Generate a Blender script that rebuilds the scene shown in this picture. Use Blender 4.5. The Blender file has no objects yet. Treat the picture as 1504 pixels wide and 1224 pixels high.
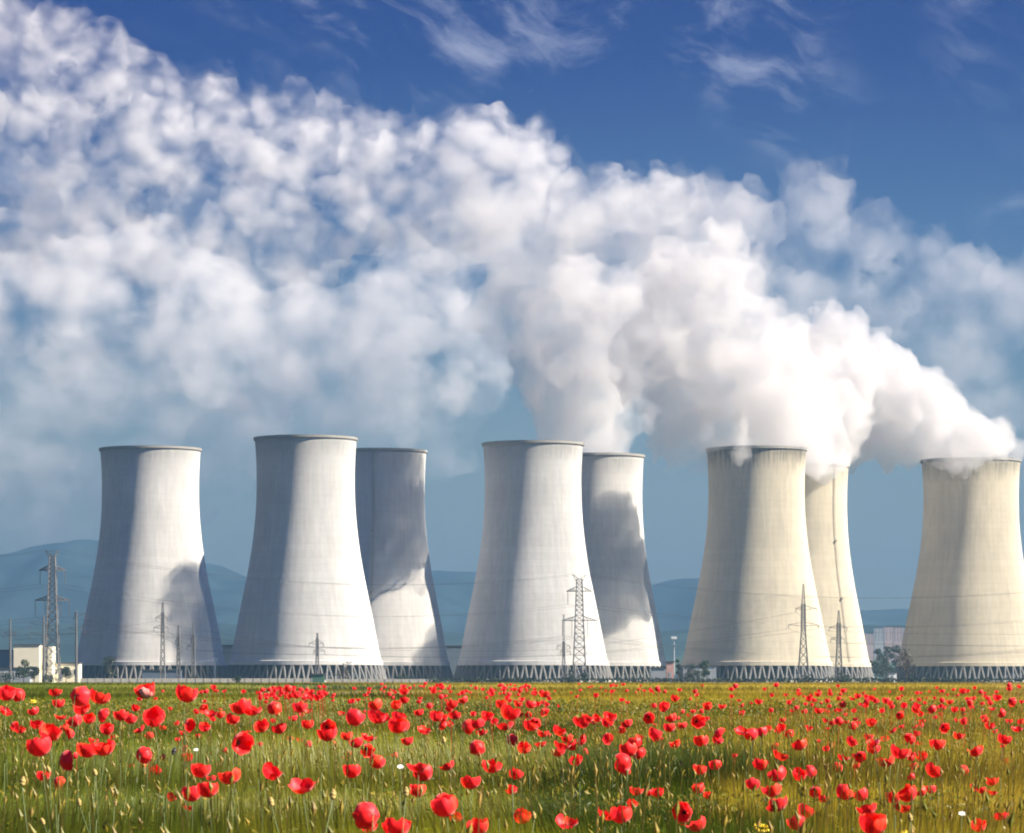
import bpy, bmesh, math, random
import numpy as np
from mathutils import Vector, Matrix

random.seed(7)
rng = np.random.default_rng(11)
R = math.radians
scene = bpy.context.scene
COL = scene.collection

# ----------------------------------------------------------------------------
# camera, light, sky, exposure
# ----------------------------------------------------------------------------
F = 5200.0            # focal length in pixels of the 1504 px wide photograph
CX, HY = 752.0, 999.0  # principal column and horizon row
CAMH = 1.05
cam_d = bpy.data.cameras.new('camera')
cam = bpy.data.objects.new('camera', cam_d)
COL.objects.link(cam)
cam.location = (0, 0, CAMH)
cam.rotation_euler = (R(90), 0, 0)
cam_d.sensor_width = 36
cam_d.lens = 36 * F / 1504
cam_d.shift_y = (HY - 612.0) / 1504
cam_d.clip_start = 0.5
cam_d.clip_end = 60000
cam_d.dof.use_dof = True
cam_d.dof.focus_distance = 45
cam_d.dof.aperture_fstop = 26
scene.camera = cam

SUN_EL, SUN_AZ = 37.0, 103.0     # azimuth clockwise from +Y (view direction)
SUN_DIR = Vector((math.cos(R(SUN_EL)) * math.sin(R(SUN_AZ)),
                  math.cos(R(SUN_EL)) * math.cos(R(SUN_AZ)), math.sin(R(SUN_EL))))
sun_d = bpy.data.lights.new('sun', 'SUN')
sun_d.energy = 5.0
sun_d.angle = R(0.53)
sun_d.color = (1.0, 0.89, 0.73)
sun = bpy.data.objects.new('sun', sun_d)
COL.objects.link(sun)
sun.rotation_euler = (-SUN_DIR).to_track_quat('-Z', 'Y').to_euler()
sun.location = (0, 0, 500)

vs = scene.view_settings
vs.view_transform = 'Standard'
vs.look = 'None'
vs.exposure = 1.95
vs.gamma = 1.0
vs.use_curve_mapping = False
scene.display_settings.display_device = 'sRGB'

scene.render.engine = 'CYCLES'
cy = scene.cycles
cy.max_bounces = 16
cy.diffuse_bounces = 4
cy.glossy_bounces = 2
cy.transmission_bounces = 4
cy.transparent_max_bounces = 8
cy.volume_bounces = 14
cy.use_denoising = True
cy.pixel_filter_type = 'BLACKMAN_HARRIS'
cy.filter_width = 2.0
cy.sample_clamp_indirect = 6.0


class NT:
    """tiny helper to write shader node expressions"""
    def __init__(self, tree):
        self.t = tree
        self.t.nodes.clear()

    def n(self, typ, ins=None, **props):
        nd = self.t.nodes.new(typ)
        for k, v in props.items():
            setattr(nd, k, v)
        for k, v in (ins or {}).items():
            s = nd.inputs[k]
            if isinstance(v, bpy.types.NodeSocket):
                self.t.links.new(v, s)
            else:
                s.default_value = v
        return nd

    def m(self, op, a, b=0.0, c=0.0, clamp=False):
        nd = self.t.nodes.new('ShaderNodeMath')
        nd.operation = op
        nd.use_clamp = clamp
        for i, v in enumerate((a, b, c)):
            if isinstance(v, bpy.types.NodeSocket):
                self.t.links.new(v, nd.inputs[i])
            else:
                nd.inputs[i].default_value = v
        return nd.outputs[0]

    def v(self, op, a, b=(0, 0, 0), scale=1.0):
        nd = self.t.nodes.new('ShaderNodeVectorMath')
        nd.operation = op
        for i, x in enumerate((a, b)):
            if isinstance(x, bpy.types.NodeSocket):
                self.t.links.new(x, nd.inputs[i])
            else:
                nd.inputs[i].default_value = x
        if op == 'SCALE':
            if isinstance(scale, bpy.types.NodeSocket):
                self.t.links.new(scale, nd.inputs['Scale'])
            else:
                nd.inputs['Scale'].default_value = scale
        return nd.outputs[0]

    def sm(self, x, a, b, lo=0.0, hi=1.0):
        nd = self.n('ShaderNodeMapRange', {'Value': x, 'From Min': a, 'From Max': b, 'To Min': lo, 'To Max': hi},
                    interpolation_type='SMOOTHSTEP')
        return nd.outputs[0]

    def lin(self, x, a, b, lo=0.0, hi=1.0):
        nd = self.n('ShaderNodeMapRange', {'Value': x, 'From Min': a, 'From Max': b, 'To Min': lo, 'To Max': hi})
        return nd.outputs[0]

    def noise(self, vec, scale, detail=4.0, rough=0.5, lac=2.0, out=0, dist=0.0):
        nd = self.n('ShaderNodeTexNoise', {'Vector': vec, 'Scale': scale, 'Detail': detail, 'Roughness': rough,
                                           'Lacunarity': lac, 'Distortion': dist})
        return nd.outputs[out]

    def ramp(self, x, stops):
        nd = self.n('ShaderNodeValToRGB', {'Fac': x})
        el = nd.color_ramp.elements
        while len(el) > 1:
            el.remove(el[-1])
        el[0].position = stops[0][0]
        el[0].color = (*stops[0][1], 1)
        for p, c in stops[1:]:
            e = el.new(p)
            e.color = (*c, 1)
        return nd.outputs[0]

    def mix(self, f, a, b, blend='MIX'):
        nd = self.n('ShaderNodeMix', data_type='RGBA', blend_type=blend)
        for i, x in ((0, f), (6, a), (7, b)):
            if isinstance(x, bpy.types.NodeSocket):
                self.t.links.new(x, nd.inputs[i])
            else:
                nd.inputs[i].default_value = x if i == 0 else (*x[:3], 1)
        return nd.outputs[2]

    def curve(self, x, pts):
        nd = self.n('ShaderNodeFloatCurve', {'Value': x})
        c = nd.mapping.curves[0]
        while len(c.points) > 2:
            c.points.remove(c.points[-1])
        c.points[0].location = pts[0]
        c.points[1].location = pts[-1]
        for p in pts[1:-1]:
            c.points.new(*p)
        nd.mapping.update()
        return nd.outputs[0]


# ---- world: Nishita sky, with high cloud laid out by azimuth / elevation -----
def elev(py, px=CX):
    return math.degrees(math.atan2(HY - py, math.hypot(F, px - CX)))


def azim(px):
    return math.degrees(math.atan2(px - CX, F))


world = bpy.data.worlds.new('World')
scene.world = world
world.use_nodes = True
w = NT(world.node_tree)
world.cycles.sampling_method = 'MANUAL'
world.cycles.sample_map_resolution = 256
SKY_STRENGTH = 0.05
dirv = w.n('ShaderNodeTexCoord').outputs['Generated']
sep = w.n('ShaderNodeSeparateXYZ', {0: dirv})
sx, sy, sz = sep.outputs
el_deg = w.m('MULTIPLY', w.m('ARCSINE', sz), 180 / math.pi)
az_deg = w.m('MULTIPLY', w.m('ARCTAN2', sx, sy), 180 / math.pi)
sky = w.n('ShaderNodeTexSky', sky_type='NISHITA')
sky.sun_disc = False
sky.sun_elevation = R(SUN_EL)
sky.sun_rotation = R(SUN_AZ)
sky.altitude = 400
sky.air_density = 1.0
sky.dust_density = 0.3
sky.ozone_density = 4.0
# polarised-blue look of the clear air
blue = w.mix(1.0, sky.outputs[0], w.ramp(w.lin(el_deg, 0, 45), [
    (0.0, (0.47, 0.41, 0.37)), (0.09, (0.37, 0.375, 0.36)), (0.16, (0.13, 0.21, 0.33)), (0.22, (0.022, 0.085, 0.26)), (0.27, (0.004, 0.052, 0.23)), (0.36, (0.014, 0.082, 0.30)),
    (1.0, (0.10, 0.26, 0.85))]), 'MULTIPLY')

# thin high cirrus, drawn out along the wind
cv = w.n('ShaderNodeCombineXYZ', {0: az_deg, 1: el_deg, 2: 0.0}).outputs[0]
wn = w.n('ShaderNodeTexNoise', {'Vector': cv, 'Scale': 0.30, 'Detail': 2.0}, noise_dimensions='2D').outputs[1]
cvw = w.v('ADD', cv, w.v('SCALE', w.v('SUBTRACT', wn, (0.5, 0.5, 0.5)), scale=1.8))
rotv = w.n('ShaderNodeVectorRotate', {'Vector': cvw, 'Angle': R(24)}, rotation_type='Z_AXIS').outputs[0]
ci = w.n('ShaderNodeTexNoise', {'Vector': w.v('MULTIPLY', rotv, (0.75, 1.7, 1.0)), 'Scale': 0.8, 'Detail': 6.0, 'Roughness': 0.62}, noise_dimensions='2D').outputs[0]
pt = w.n('ShaderNodeTexNoise', {'Vector': w.v('ADD', cv, (31.0, 4.0, 0.0)), 'Scale': 0.22, 'Detail': 1.0}, noise_dimensions='2D').outputs[0]
ci = w.m('MULTIPLY', w.sm(ci, 0.44, 0.86), w.m('MULTIPLY', w.sm(pt, 0.42, 0.66), w.m('MULTIPLY', w.sm(el_deg, 5.5, 8.5), w.sm(el_deg, 30, 15))))
c1 = w.mix(w.m('MULTIPLY', ci, 0.5), blue, (4.0, 4.2, 5.0))
bg = w.n('ShaderNodeBackground', {'Color': c1, 'Strength': SKY_STRENGTH})
wo = w.n('ShaderNodeOutputWorld', {'Surface': bg.outputs[0]})


# ----------------------------------------------------------------------------
# helpers
# ----------------------------------------------------------------------------
def P(px, py, D):
    """world point seen at pixel (px, py) of the photograph at distance D"""
    return Vector(((px - CX) / F * D, D, CAMH + (HY - py) / F * D))


def mesh_from(name, verts, faces, mats=(), smooth=False, fm=None):
    me = bpy.data.meshes.new(name)
    me.from_pydata([tuple(v) for v in verts], [], faces)
    for m_ in mats:
        me.materials.append(m_)
    if fm is not None:
        me.polygons.foreach_set('material_index', fm)
    if smooth:
        me.polygons.foreach_set('use_smooth', [True] * len(me.polygons))
    me.update()
    return me


def link(name, data, parent=None, loc=None, rot=None, scale=None):
    o = bpy.data.objects.new(name, data)
    COL.objects.link(o)
    if parent is not None:
        o.parent = parent
    if loc is not None:
        o.location = loc
    if rot is not None:
        o.rotation_euler = rot
    if scale is not None:
        o.scale = scale
    return o


def tag(o, label=None, cat=None, group=None, kind=None):
    if label:
        o['label'] = label
    if cat:
        o['category'] = cat
    if group:
        o['group'] = group
    if kind:
        o['kind'] = kind
    return o


class MB:
    """collects boxes and bars into one mesh"""
    def __init__(self):
        self.v, self.f = [], []

    def box(self, c, s, rz=0.0):
        cx, cy_, cz = c
        hx, hy, hz = s[0] / 2, s[1] / 2, s[2] / 2
        b = len(self.v)
        ca, sa = math.cos(rz), math.sin(rz)
        for dx, dy, dz in ((-1, -1, -1), (1, -1, -1), (1, 1, -1), (-1, 1, -1), (-1, -1, 1), (1, -1, 1), (1, 1, 1), (-1, 1, 1)):
            x, y = dx * hx, dy * hy
            self.v.append((cx + x * ca - y * sa, cy_ + x * sa + y * ca, cz + dz * hz))
        for q in ((0, 3, 2, 1), (4, 5, 6, 7), (0, 1, 5, 4), (1, 2, 6, 5), (2, 3, 7, 6), (3, 0, 4, 7)):
            self.f.append(tuple(b + i for i in q))
        return self

    def bar(self, a, b_, r, r2=None, n=4):
        a, b_ = Vector(a), Vector(b_)
        d = (b_ - a)
        if d.length < 1e-6:
            return self
        q = d.to_track_quat('Z', 'Y').to_matrix()
        i0 = len(self.v)
        r2 = r if r2 is None else r2
        for p, rr in ((a, r), (b_, r2)):
            for k in range(n):
                an = 2 * math.pi * (k + 0.5) / n
                self.v.append(tuple(p + q @ Vector((rr * math.cos(an), rr * math.sin(an), 0))))
        for k in range(n):
            k2 = (k + 1) % n
            self.f.append((i0 + k, i0 + k2, i0 + n + k2, i0 + n + k))
        self.f.append(tuple(i0 + k for k in reversed(range(n))))
        self.f.append(tuple(i0 + n + k for k in range(n)))
        return self

    def path(self, pts, rads, n=6):
        """tapering tube through points"""
        for i in range(len(pts) - 1):
            self.bar(pts[i], pts[i + 1], rads[i], rads[i + 1], n)
        return self

    def build(self, name, mat, parent=None, smooth=False, loc=None):
        return link(name, mesh_from(name, self.v, self.f, [mat], smooth), parent, loc)


def lathe(prof, n=96):
    """prof: list of (r, z); open ends"""
    v, f = [], []
    for r, z in prof:
        for k in range(n):
            a = 2 * math.pi * k / n
            v.append((r * math.cos(a), r * math.sin(a), z))
    for i in range(len(prof) - 1):
        for k in range(n):
            k2 = (k + 1) % n
            f.append((i * n + k, i * n + k2, (i + 1) * n + k2, (i + 1) * n + k))
    return v, f


# ---- materials ---------------------------------------------------------------
def new_mat(name):
    m_ = bpy.data.materials.new(name)
    m_.use_nodes = True
    return m_, NT(m_.node_tree)


def simple_mat(name, col, rough=0.8, var=0.25, scale=0.6, metallic=0.0):
    m_, t = new_mat(name)
    co = t.n('ShaderNodeTexCoord').outputs['Object']
    nz = t.noise(co, scale, 5.0, 0.6)
    c = t.mix(nz, [x * (1 - var) for x in col], [min(1, x * (1 + var)) for x in col])
    b = t.n('ShaderNodeBsdfPrincipled', {'Base Color': c, 'Roughness': rough, 'Metallic': metallic, 'Specular IOR Level': 0.5 if rough < .85 else 0.12})
    t.n('ShaderNodeOutputMaterial', {'Surface': b.outputs[0]})
    return m_


def concrete_mat(name, col, seed, soot=0.30, H_TOP=117.0):
    m_, t = new_mat(name)
    co = t.n('ShaderNodeTexCoord').outputs['Object']
    cs = t.n('ShaderNodeSeparateXYZ', {0: co})
    ang = t.m('ARCTAN2', cs.outputs[1], cs.outputs[0])
    z = cs.outputs[2]
    # streak coordinates: many around, few along the height
    sv = t.n('ShaderNodeCombineXYZ', {0: t.m('MULTIPLY', t.m('COSINE', ang), 11.0), 1: t.m('MULTIPLY', t.m('SINE', ang), 11.0),
                                      2: t.m('MULTIPLY', z, 0.045)}).outputs[0]
    streak = t.noise(t.v('ADD', sv, (seed * 7.1, seed * 3.3, 0)), 1.6, 6.0, 0.62)
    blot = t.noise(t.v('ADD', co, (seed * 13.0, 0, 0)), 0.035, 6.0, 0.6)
    fine = t.noise(co, 0.35, 5.0, 0.65)
    # formwork lifts: one faint joint every 3.2 m, tone changes a little from lift to lift
    lift = t.m('DIVIDE', z, 3.2)
    fr = t.m('FRACT', lift)
    joint = t.m('MULTIPLY', t.sm(fr, 0.0, 0.06, 1.0, 0.0), 0.35)
    tone = t.n('ShaderNodeTexWhiteNoise', {'W': t.m('FLOOR', lift)}, noise_dimensions='1D').outputs[0]
    # rain soot near the mouth, in runs of uneven length
    top = t.sm(t.m('ADD', z, t.m('MULTIPLY', t.m('SUBTRACT', streak, 0.5), 34.0)), H_TOP - 14.0, H_TOP + 1.0)
    val = t.m('ADD', 1.0, t.m('MULTIPLY', t.m('SUBTRACT', streak, 0.5), 0.5))
    val = t.m('MULTIPLY', val, t.m('ADD', 0.76, t.m('MULTIPLY', blot, 0.48)))  # blotchy staining, strengthened to also suggest mottled cloud shade
    val = t.m('MULTIPLY', val, t.m('ADD', 0.93, t.m('MULTIPLY', fine, 0.14)))
    val = t.m('MULTIPLY', val, t.m('ADD', 0.975, t.m('MULTIPLY', tone, 0.05)))
    val = t.m('MULTIPLY', val, t.m('SUBTRACT', 1.0, t.m('MULTIPLY', joint, 0.5)))
    val = t.m('MULTIPLY', val, t.m('SUBTRACT', 1.0, t.m('MULTIPLY', t.m('MULTIPLY', top, t.sm(blot, 0.30, 0.62, 0.45, 1.35)), soot)))
    c = t.mix(1.0, (*col, 1), t.n('ShaderNodeCombineColor', {0: val, 1: val, 2: val}).outputs[0], 'MULTIPLY')
    bump = t.n('ShaderNodeBump', {'Strength': 0.25, 'Distance': 0.3, 'Height': t.m('SUBTRACT', fine, joint)})
    d = t.n('ShaderNodeBsdfDiffuse', {'Color': c, 'Roughness': 1.0, 'Normal': bump.outputs[0]})
    t.n('ShaderNodeOutputMaterial', {'Surface': d.outputs[0]})
    return m_


def leafy_mat(name, trans=0.35):
    """colour per blade from the mesh, part of the light passes through"""
    m_, t = new_mat(name)
    c = t.n('ShaderNodeAttribute', attribute_name='Col').outputs['Color']
    d = t.n('ShaderNodeBsdfDiffuse', {'Color': c, 'Roughness': 0.6})
    tr = t.n('ShaderNodeBsdfTranslucent', {'Color': c})
    g = t.n('ShaderNodeBsdfGlossy', {'Color': (0.5, 0.5, 0.45, 1), 'Roughness': 0.45})
    s = t.n('ShaderNodeMixShader', {0: trans, 1: d.outputs[0], 2: tr.outputs[0]})
    s2 = t.n('ShaderNodeMixShader', {0: 0.03, 1: s.outputs[0], 2: g.outputs[0]})
    t.n('ShaderNodeOutputMaterial', {'Surface': s2.outputs[0]})
    return m_


M_rim = simple_mat('rim_concrete', (0.20, 0.19, 0.175), 0.9, 0.3, 0.2)
M_column = simple_mat('column_concrete', (0.16, 0.155, 0.15), 0.9, 0.25, 0.3)
M_dark = simple_mat('interior_shade_dark', (0.035, 0.045, 0.06), 0.7, 0.4, 0.4)  # dark tone stands in for the shade inside the tower foot
M_steel = simple_mat('weathered_galvanised_steel', (0.085, 0.08, 0.082), 0.6, 0.3, 2.0)
M_ladder = simple_mat('rusty_ladder_steel', (0.26, 0.23, 0.19), 0.8, 0.2, 1.0)
M_wire = simple_mat('dull_aluminium_wire', (0.02, 0.02, 0.022), 1.0, 0.1, 2.0)
M_glassy = simple_mat('brown_porcelain', (0.10, 0.07, 0.06), 0.3, 0.2, 2.0)
M_cream = simple_mat('cream_render', (0.72, 0.66, 0.50), 0.85, 0.10, 0.3)
M_greyw = simple_mat('grey_cladding', (0.26, 0.28, 0.31), 0.7, 0.15, 0.4)
M_blueg = simple_mat('blue_grey_cladding', (0.10, 0.13, 0.18), 0.7, 0.2, 0.4)
M_roof = simple_mat('dark_roof_felt', (0.06, 0.06, 0.065), 0.9, 0.2, 0.5)
M_pink = simple_mat('pinkish_plaster', (0.46, 0.27, 0.24), 0.85, 0.15, 0.3)
M_white = simple_mat('white_paint', (0.75, 0.75, 0.72), 0.6, 0.06, 0.5)
M_window = simple_mat('window_glass_dark', (0.03, 0.035, 0.045), 0.15, 0.2, 1.0)
M_bark = simple_mat('bark', (0.09, 0.065, 0.045), 0.9, 0.35, 2.0)
M_block_a = simple_mat('tower_block_pink', (0.50, 0.36, 0.32), 0.85, 0.08, 0.1)
M_block_b = simple_mat('tower_block_grey', (0.42, 0.41, 0.40), 0.85, 0.08, 0.1)
M_kerb = simple_mat('pale_wall_concrete', (0.45, 0.42, 0.36), 0.9, 0.2, 0.3)
M_green_steel = simple_mat('green_painted_steel', (0.05, 0.13, 0.08), 0.6, 0.2, 1.0)
M_leaf = leafy_mat('leaf')
M_grass = leafy_mat('grass_blade', 0.40)

# ----------------------------------------------------------------------------
# ground, hills
# ----------------------------------------------------------------------------
def ground_mat():
    m_, t = new_mat('ground_soil')
    co = t.n('ShaderNodeTexCoord').outputs['Object']
    a = t.noise(co, 0.02, 6.0, 0.6)
    b = t.noise(co, 2.5, 5.0, 0.6)
    c = t.mix(a, (0.055, 0.06, 0.022), (0.09, 0.08, 0.035))
    c = t.mix(t.m('MULTIPLY', b, 0.6), c, (0.05, 0.06, 0.018))
    d = t.n('ShaderNodeBsdfDiffuse', {'Color': c, 'Roughness': 0.8})
    t.n('ShaderNodeOutputMaterial', {'Surface': d.outputs[0]})
    return m_


gv, gf = [], []
GN = 24
xs = [-16000 + 32000 * i / GN for i in range(GN + 1)]
ys = [-60, 0, 20, 60, 200, 700, 1400, 2200, 3500, 5000, 7000, 9000, 11000, 12600]
for y in ys:
    for x in xs:
        gv.append((x, y, 0.0))
for j in range(len(ys) - 1):
    for i in range(GN):
        a = j * (GN + 1) + i
        gf.append((a, a + 1, a + GN + 2, a + GN + 1))
tag(link('ground', mesh_from('ground', gv, gf, [ground_mat()])), 'flat ground under the poppy field and the plant', kind='structure')


def hills(name, prof, D, depth, rough, seed, label, col):
    """ridge whose skyline follows prof (photo pixels) at distance D, with slopes toward and away from the viewer"""
    r_ = np.random.default_rng(seed)
    N, Mr = 220, 22
    pxs = np.linspace(prof[0][0], prof[-1][0], N)
    ridge = np.interp(pxs, [p[0] for p in prof], [p[1] for p in prof])
    ph = r_.uniform(0, 6.28, 12)
    for k in range(12):
        ridge += rough * np.sin(pxs * 0.006 * (1.55 ** k) + ph[k]) / (1.35 ** k)
    v, f = [], []
    for j in range(Mr):
        s = j / (Mr - 1)
        h_ = math.sin(min(1.0, s / 0.72) * math.pi / 2) ** 1.25 if s <= 0.72 else math.cos((s - 0.72) / 0.28 * math.pi / 2)
        y = D + depth * (s - 0.72)
        for i in range(N):
            x = (pxs[i] - CX) / F * D
            H = CAMH + (HY - ridge[i]) / F * D
            sp = 0.05 * math.sin(pxs[i] * 0.03 + 5 * s + ph[0]) + 0.04 * math.sin(pxs[i] * 0.071 - 7 * s + ph[1])
            z = H * h_ * (1 + sp * math.sin(math.pi * min(1, s / 0.72)))
            v.append((x, y, max(-1.0 if s in (0, 1) else z, -1.0) - (2.0 if s in (0.0, 1.0) else 0)))
    for j in range(Mr - 1):
        for i in range(N - 1):
            a = j * N + i
            f.append((a, a + 1, a + N + 1, a + N))
    m_, t = new_mat(name + '_forest')
    co = t.n('ShaderNodeTexCoord').outputs['Object']
    c = t.mix(t.sm(t.noise(co, 0.004, 6.0, 0.6), 0.4, 0.62), col, [q * 1.9 for q in col])
    d = t.n('ShaderNodeBsdfDiffuse', {'Color': c})
    t.n('ShaderNodeOutputMaterial', {'Surface': d.outputs[0]})
    return tag(link(name, mesh_from(name, v, f, [m_], True)), label, kind='structure')


hills('hills', [(-900, 840), (-400, 835), (-100, 822), (0, 815), (50, 806), (100, 797), (150, 797), (220, 812), (300, 830), (335, 838),
                (370, 852), (450, 862), (560, 850), (640, 838), (700, 842), (800, 868), (900, 880), (955, 864), (990, 852), (1030, 851),
                (1120, 872), (1200, 888), (1260, 894), (1330, 893), (1420, 900), (1504, 905), (1800, 915), (2400, 925)],
      10000, 3200, 1.6, 3, 'long hazy blue forested ridge behind the cooling towers', (0.014, 0.023, 0.024))
hills('foothill', [(-900, 940), (-200, 930), (0, 925), (140, 918), (320, 914), (520, 925), (660, 930), (820, 938), (960, 930), (1030, 926),
                   (1150, 938), (1250, 922), (1330, 918), (1420, 926), (1700, 938), (2400, 950)],
      6500, 2200, 1.2, 5, 'low nearer rise at the foot of the ridge', (0.016, 0.026, 0.025))

# ----------------------------------------------------------------------------
# cooling towers
# ----------------------------------------------------------------------------
PROF_PX = [(0.075, 112.0), (0.089, 110.6), (0.168, 105.0), (0.257, 99.0), (0.346, 92.4), (0.434, 85.8), (0.523, 80.2), (0.612, 75.8),
           (0.70, 73.0), (0.77, 72.0), (0.833, 71.8), (0.90, 72.3), (0.96, 73.6), (0.988, 74.6)]
R_K = 1733 / F


def tower_radius(zf, rs=1.0):
    z_ = [p[0] for p in PROF_PX]
    r_ = [p[1] for p in PROF_PX]
    return float(np.interp(zf, z_, r_)) * R_K * rs


def smooth_profile(H, rs):
    zs = np.linspace(0.075, 0.988, 46)
    rr = np.interp(zs, [p[0] for p in PROF_PX], [p[1] for p in PROF_PX])
    for _ in range(6):
        rr[1:-1] = 0.25 * rr[:-2] + 0.5 * rr[1:-1] + 0.25 * rr[2:]
    return [(float(r) * R_K * rs, float(z) * H) for r, z in zip(rr, zs)]


_col_cache = {}


def cooling_tower(px, D, H, rs, tint, seed, label, ladder_at=None, soot=0.30):
    root = link('cooling_tower', None, loc=((px - CX) / F * D, D, 0.0))
    tag(root, label, 'cooling tower', 'hyperbolic cooling towers of the power station')
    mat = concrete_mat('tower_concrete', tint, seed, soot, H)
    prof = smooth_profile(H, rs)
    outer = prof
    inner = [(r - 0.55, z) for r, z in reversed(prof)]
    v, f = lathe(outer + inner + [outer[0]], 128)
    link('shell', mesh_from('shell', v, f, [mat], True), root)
    # rim: walkway ring standing proud of the shell mouth, with parapet
    rt, zt = outer[-1]
    rp = [(rt + 0.02, zt - 0.9), (rt + 0.65, zt - 0.3), (rt + 0.65, zt + 0.8), (rt + 0.45, zt + 0.8), (rt + 0.4, zt + 0.15),
          (rt - 0.75, zt + 0.25), (rt - 0.75, zt - 0.3), (rt - 0.56, zt - 0.9)]
    v, f = lathe(rp, 128)
    link('rim_walkway', mesh_from('rim_walkway', v, f, [M_rim], False), root)
    # lintel: thicker ring at the foot of the shell
    r0, z0 = outer[0]
    lp = [(r0 + 0.55, z0 - 0.6), (r0 + 0.35, z0 + 1.3), (r0 + 0.02, z0 + 1.5)]
    lp2 = [(r0 - 0.75, z0 + 1.2), (r0 - 0.75, z0 - 0.6), (r0 + 0.55, z0 - 0.6)]
    v, f = lathe(lp + lp2, 128)
    link('lintel', mesh_from('lintel', v, f, [mat], False), root)
    # diagonal columns
    N = 54
    rb = 119.0 * R_K * rs
    step = 2 * math.pi / N
    ztop, zbot = z0 - 0.55, 0.9
    for k in range(N):
        for s in (-1, 1):
            key = (round(rb, 2), round(H, 2), s)
            if key not in _col_cache:
                mb = MB()
                a0, a1 = 0.0, s * step * 0.5
                mb.bar((rb * math.cos(a0 + s * 0.014), rb * math.sin(a0 + s * 0.014), zbot), (r0 * math.cos(a1 - s * 0.006), r0 * math.sin(a1 - s * 0.006), ztop), 0.52, 0.52, 6)
                _col_cache[key] = mesh_from('column', mb.v, mb.f, [M_column])
            link('column', _col_cache[key], root, rot=(0, 0, k * step))
    # plinth / basin wall ; interior shade put in as a dark packing behind the columns
    v, f = lathe([(rb + 1.6, -0.3), (rb + 1.6, 0.9), (rb - 1.2, 0.92), (rb - 1.2, -0.3)], 96)
    link('basin_wall', mesh_from('basin_wall', v, f, [M_kerb]), root)
    ri = r0 - 3.5
    v, f = lathe([(ri, 0.2), (ri, z0 + 2.0), (0.05, z0 + 2.2)], 64)
    link('shade_drum', mesh_from('shade_drum', v, f, [M_dark]), root)
    if ladder_at is not None:
        mb = MB()
        a = math.radians(ladder_at)
        pts = [(r + 0.5, z) for r, z in outer]
        for off in (-0.35, 0.35):
            for (ra, za), (rb_, zb) in zip(pts[:-1], pts[1:]):
                ta = a + off / ra
                mb.bar((ra * math.cos(ta), ra * math.sin(ta), za), (rb_ * math.cos(ta), rb_ * math.sin(ta), zb), 0.11)
        for i in range(len(pts) - 1):
            for q in range(4):
                s = q / 4
                rr = pts[i][0] * (1 - s) + pts[i + 1][0] * s
                zz = pts[i][1] * (1 - s) + pts[i + 1][1] * s
                mb.bar((rr * math.cos(a - .35 / rr), rr * math.sin(a - .35 / rr), zz), (rr * math.cos(a + .35 / rr), rr * math.sin(a + .35 / rr), zz), 0.09)
        for q in (0.33, 0.62):
            i = int(q * len(pts))
            rr, zz = pts[i]
            mb.box(((rr + .5) * math.cos(a), (rr + .5) * math.sin(a), zz), (1.0, 0.9, 0.9), a)
        mb.build('ladder', M_ladder, root)
    return root


WHITEC, WARMLITC = (0.54, 0.53, 0.515), (0.57, 0.515, 0.405)  # warmer light on the right towers is put into their concrete tint


def tower_at(px, top, hw, D, *a, **k):
    """px of the axis, row of the rim, half width of the rim in the photograph, distance"""
    return cooling_tower(px, D, (1001.5 - top) * D / F, hw * D / (74.6 * 1733), *a, **k)


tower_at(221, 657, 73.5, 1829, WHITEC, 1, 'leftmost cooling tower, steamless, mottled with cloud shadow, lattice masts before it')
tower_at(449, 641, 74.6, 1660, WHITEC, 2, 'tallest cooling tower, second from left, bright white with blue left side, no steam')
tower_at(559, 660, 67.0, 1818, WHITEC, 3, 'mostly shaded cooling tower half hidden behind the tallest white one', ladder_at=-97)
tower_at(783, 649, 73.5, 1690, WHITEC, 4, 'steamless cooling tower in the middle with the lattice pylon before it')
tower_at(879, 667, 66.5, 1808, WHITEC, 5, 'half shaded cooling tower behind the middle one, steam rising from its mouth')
tower_at(1111, 657, 73.0, 1705, WARMLITC, 6, 'cream cooling tower with a notch of steam spilling over its stained rim', soot=0.6)
tower_at(1183, 682, 63.0, 1798, WARMLITC, 7, 'sunlit cream cooling tower peeking out right of the steam notched one, ladder down it', ladder_at=-52)
tower_at(1426, 674, 72.0, 1875, WARMLITC, 8, 'rightmost cooling tower, cream, thick steam rolling left from its rim', soot=0.45)

# ----------------------------------------------------------------------------
# steam: closed billowing hulls filled with scattering volume
# ----------------------------------------------------------------------------
def lattice_noise(shape, step, seed):
    r_ = np.random.default_rng(seed)
    dims = [int(n / step) + 3 for n in shape]
    A = r_.uniform(-1, 1, dims).astype(np.float32)
    off = r_.uniform(0, 1, 3)
    for ax, n in enumerate(shape):
        x = np.arange(n) / step + off[ax]
        i = np.floor(x).astype(int)
        t = (x - i).astype(np.float32)
        t = t * t * (3 - 2 * t)
        sh = [1, 1, 1]
        sh[ax] = n
        t = t.reshape(sh)
        A = np.take(A, i, axis=ax) * (1 - t) + np.take(A, i + 1, axis=ax) * t
    return A


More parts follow.
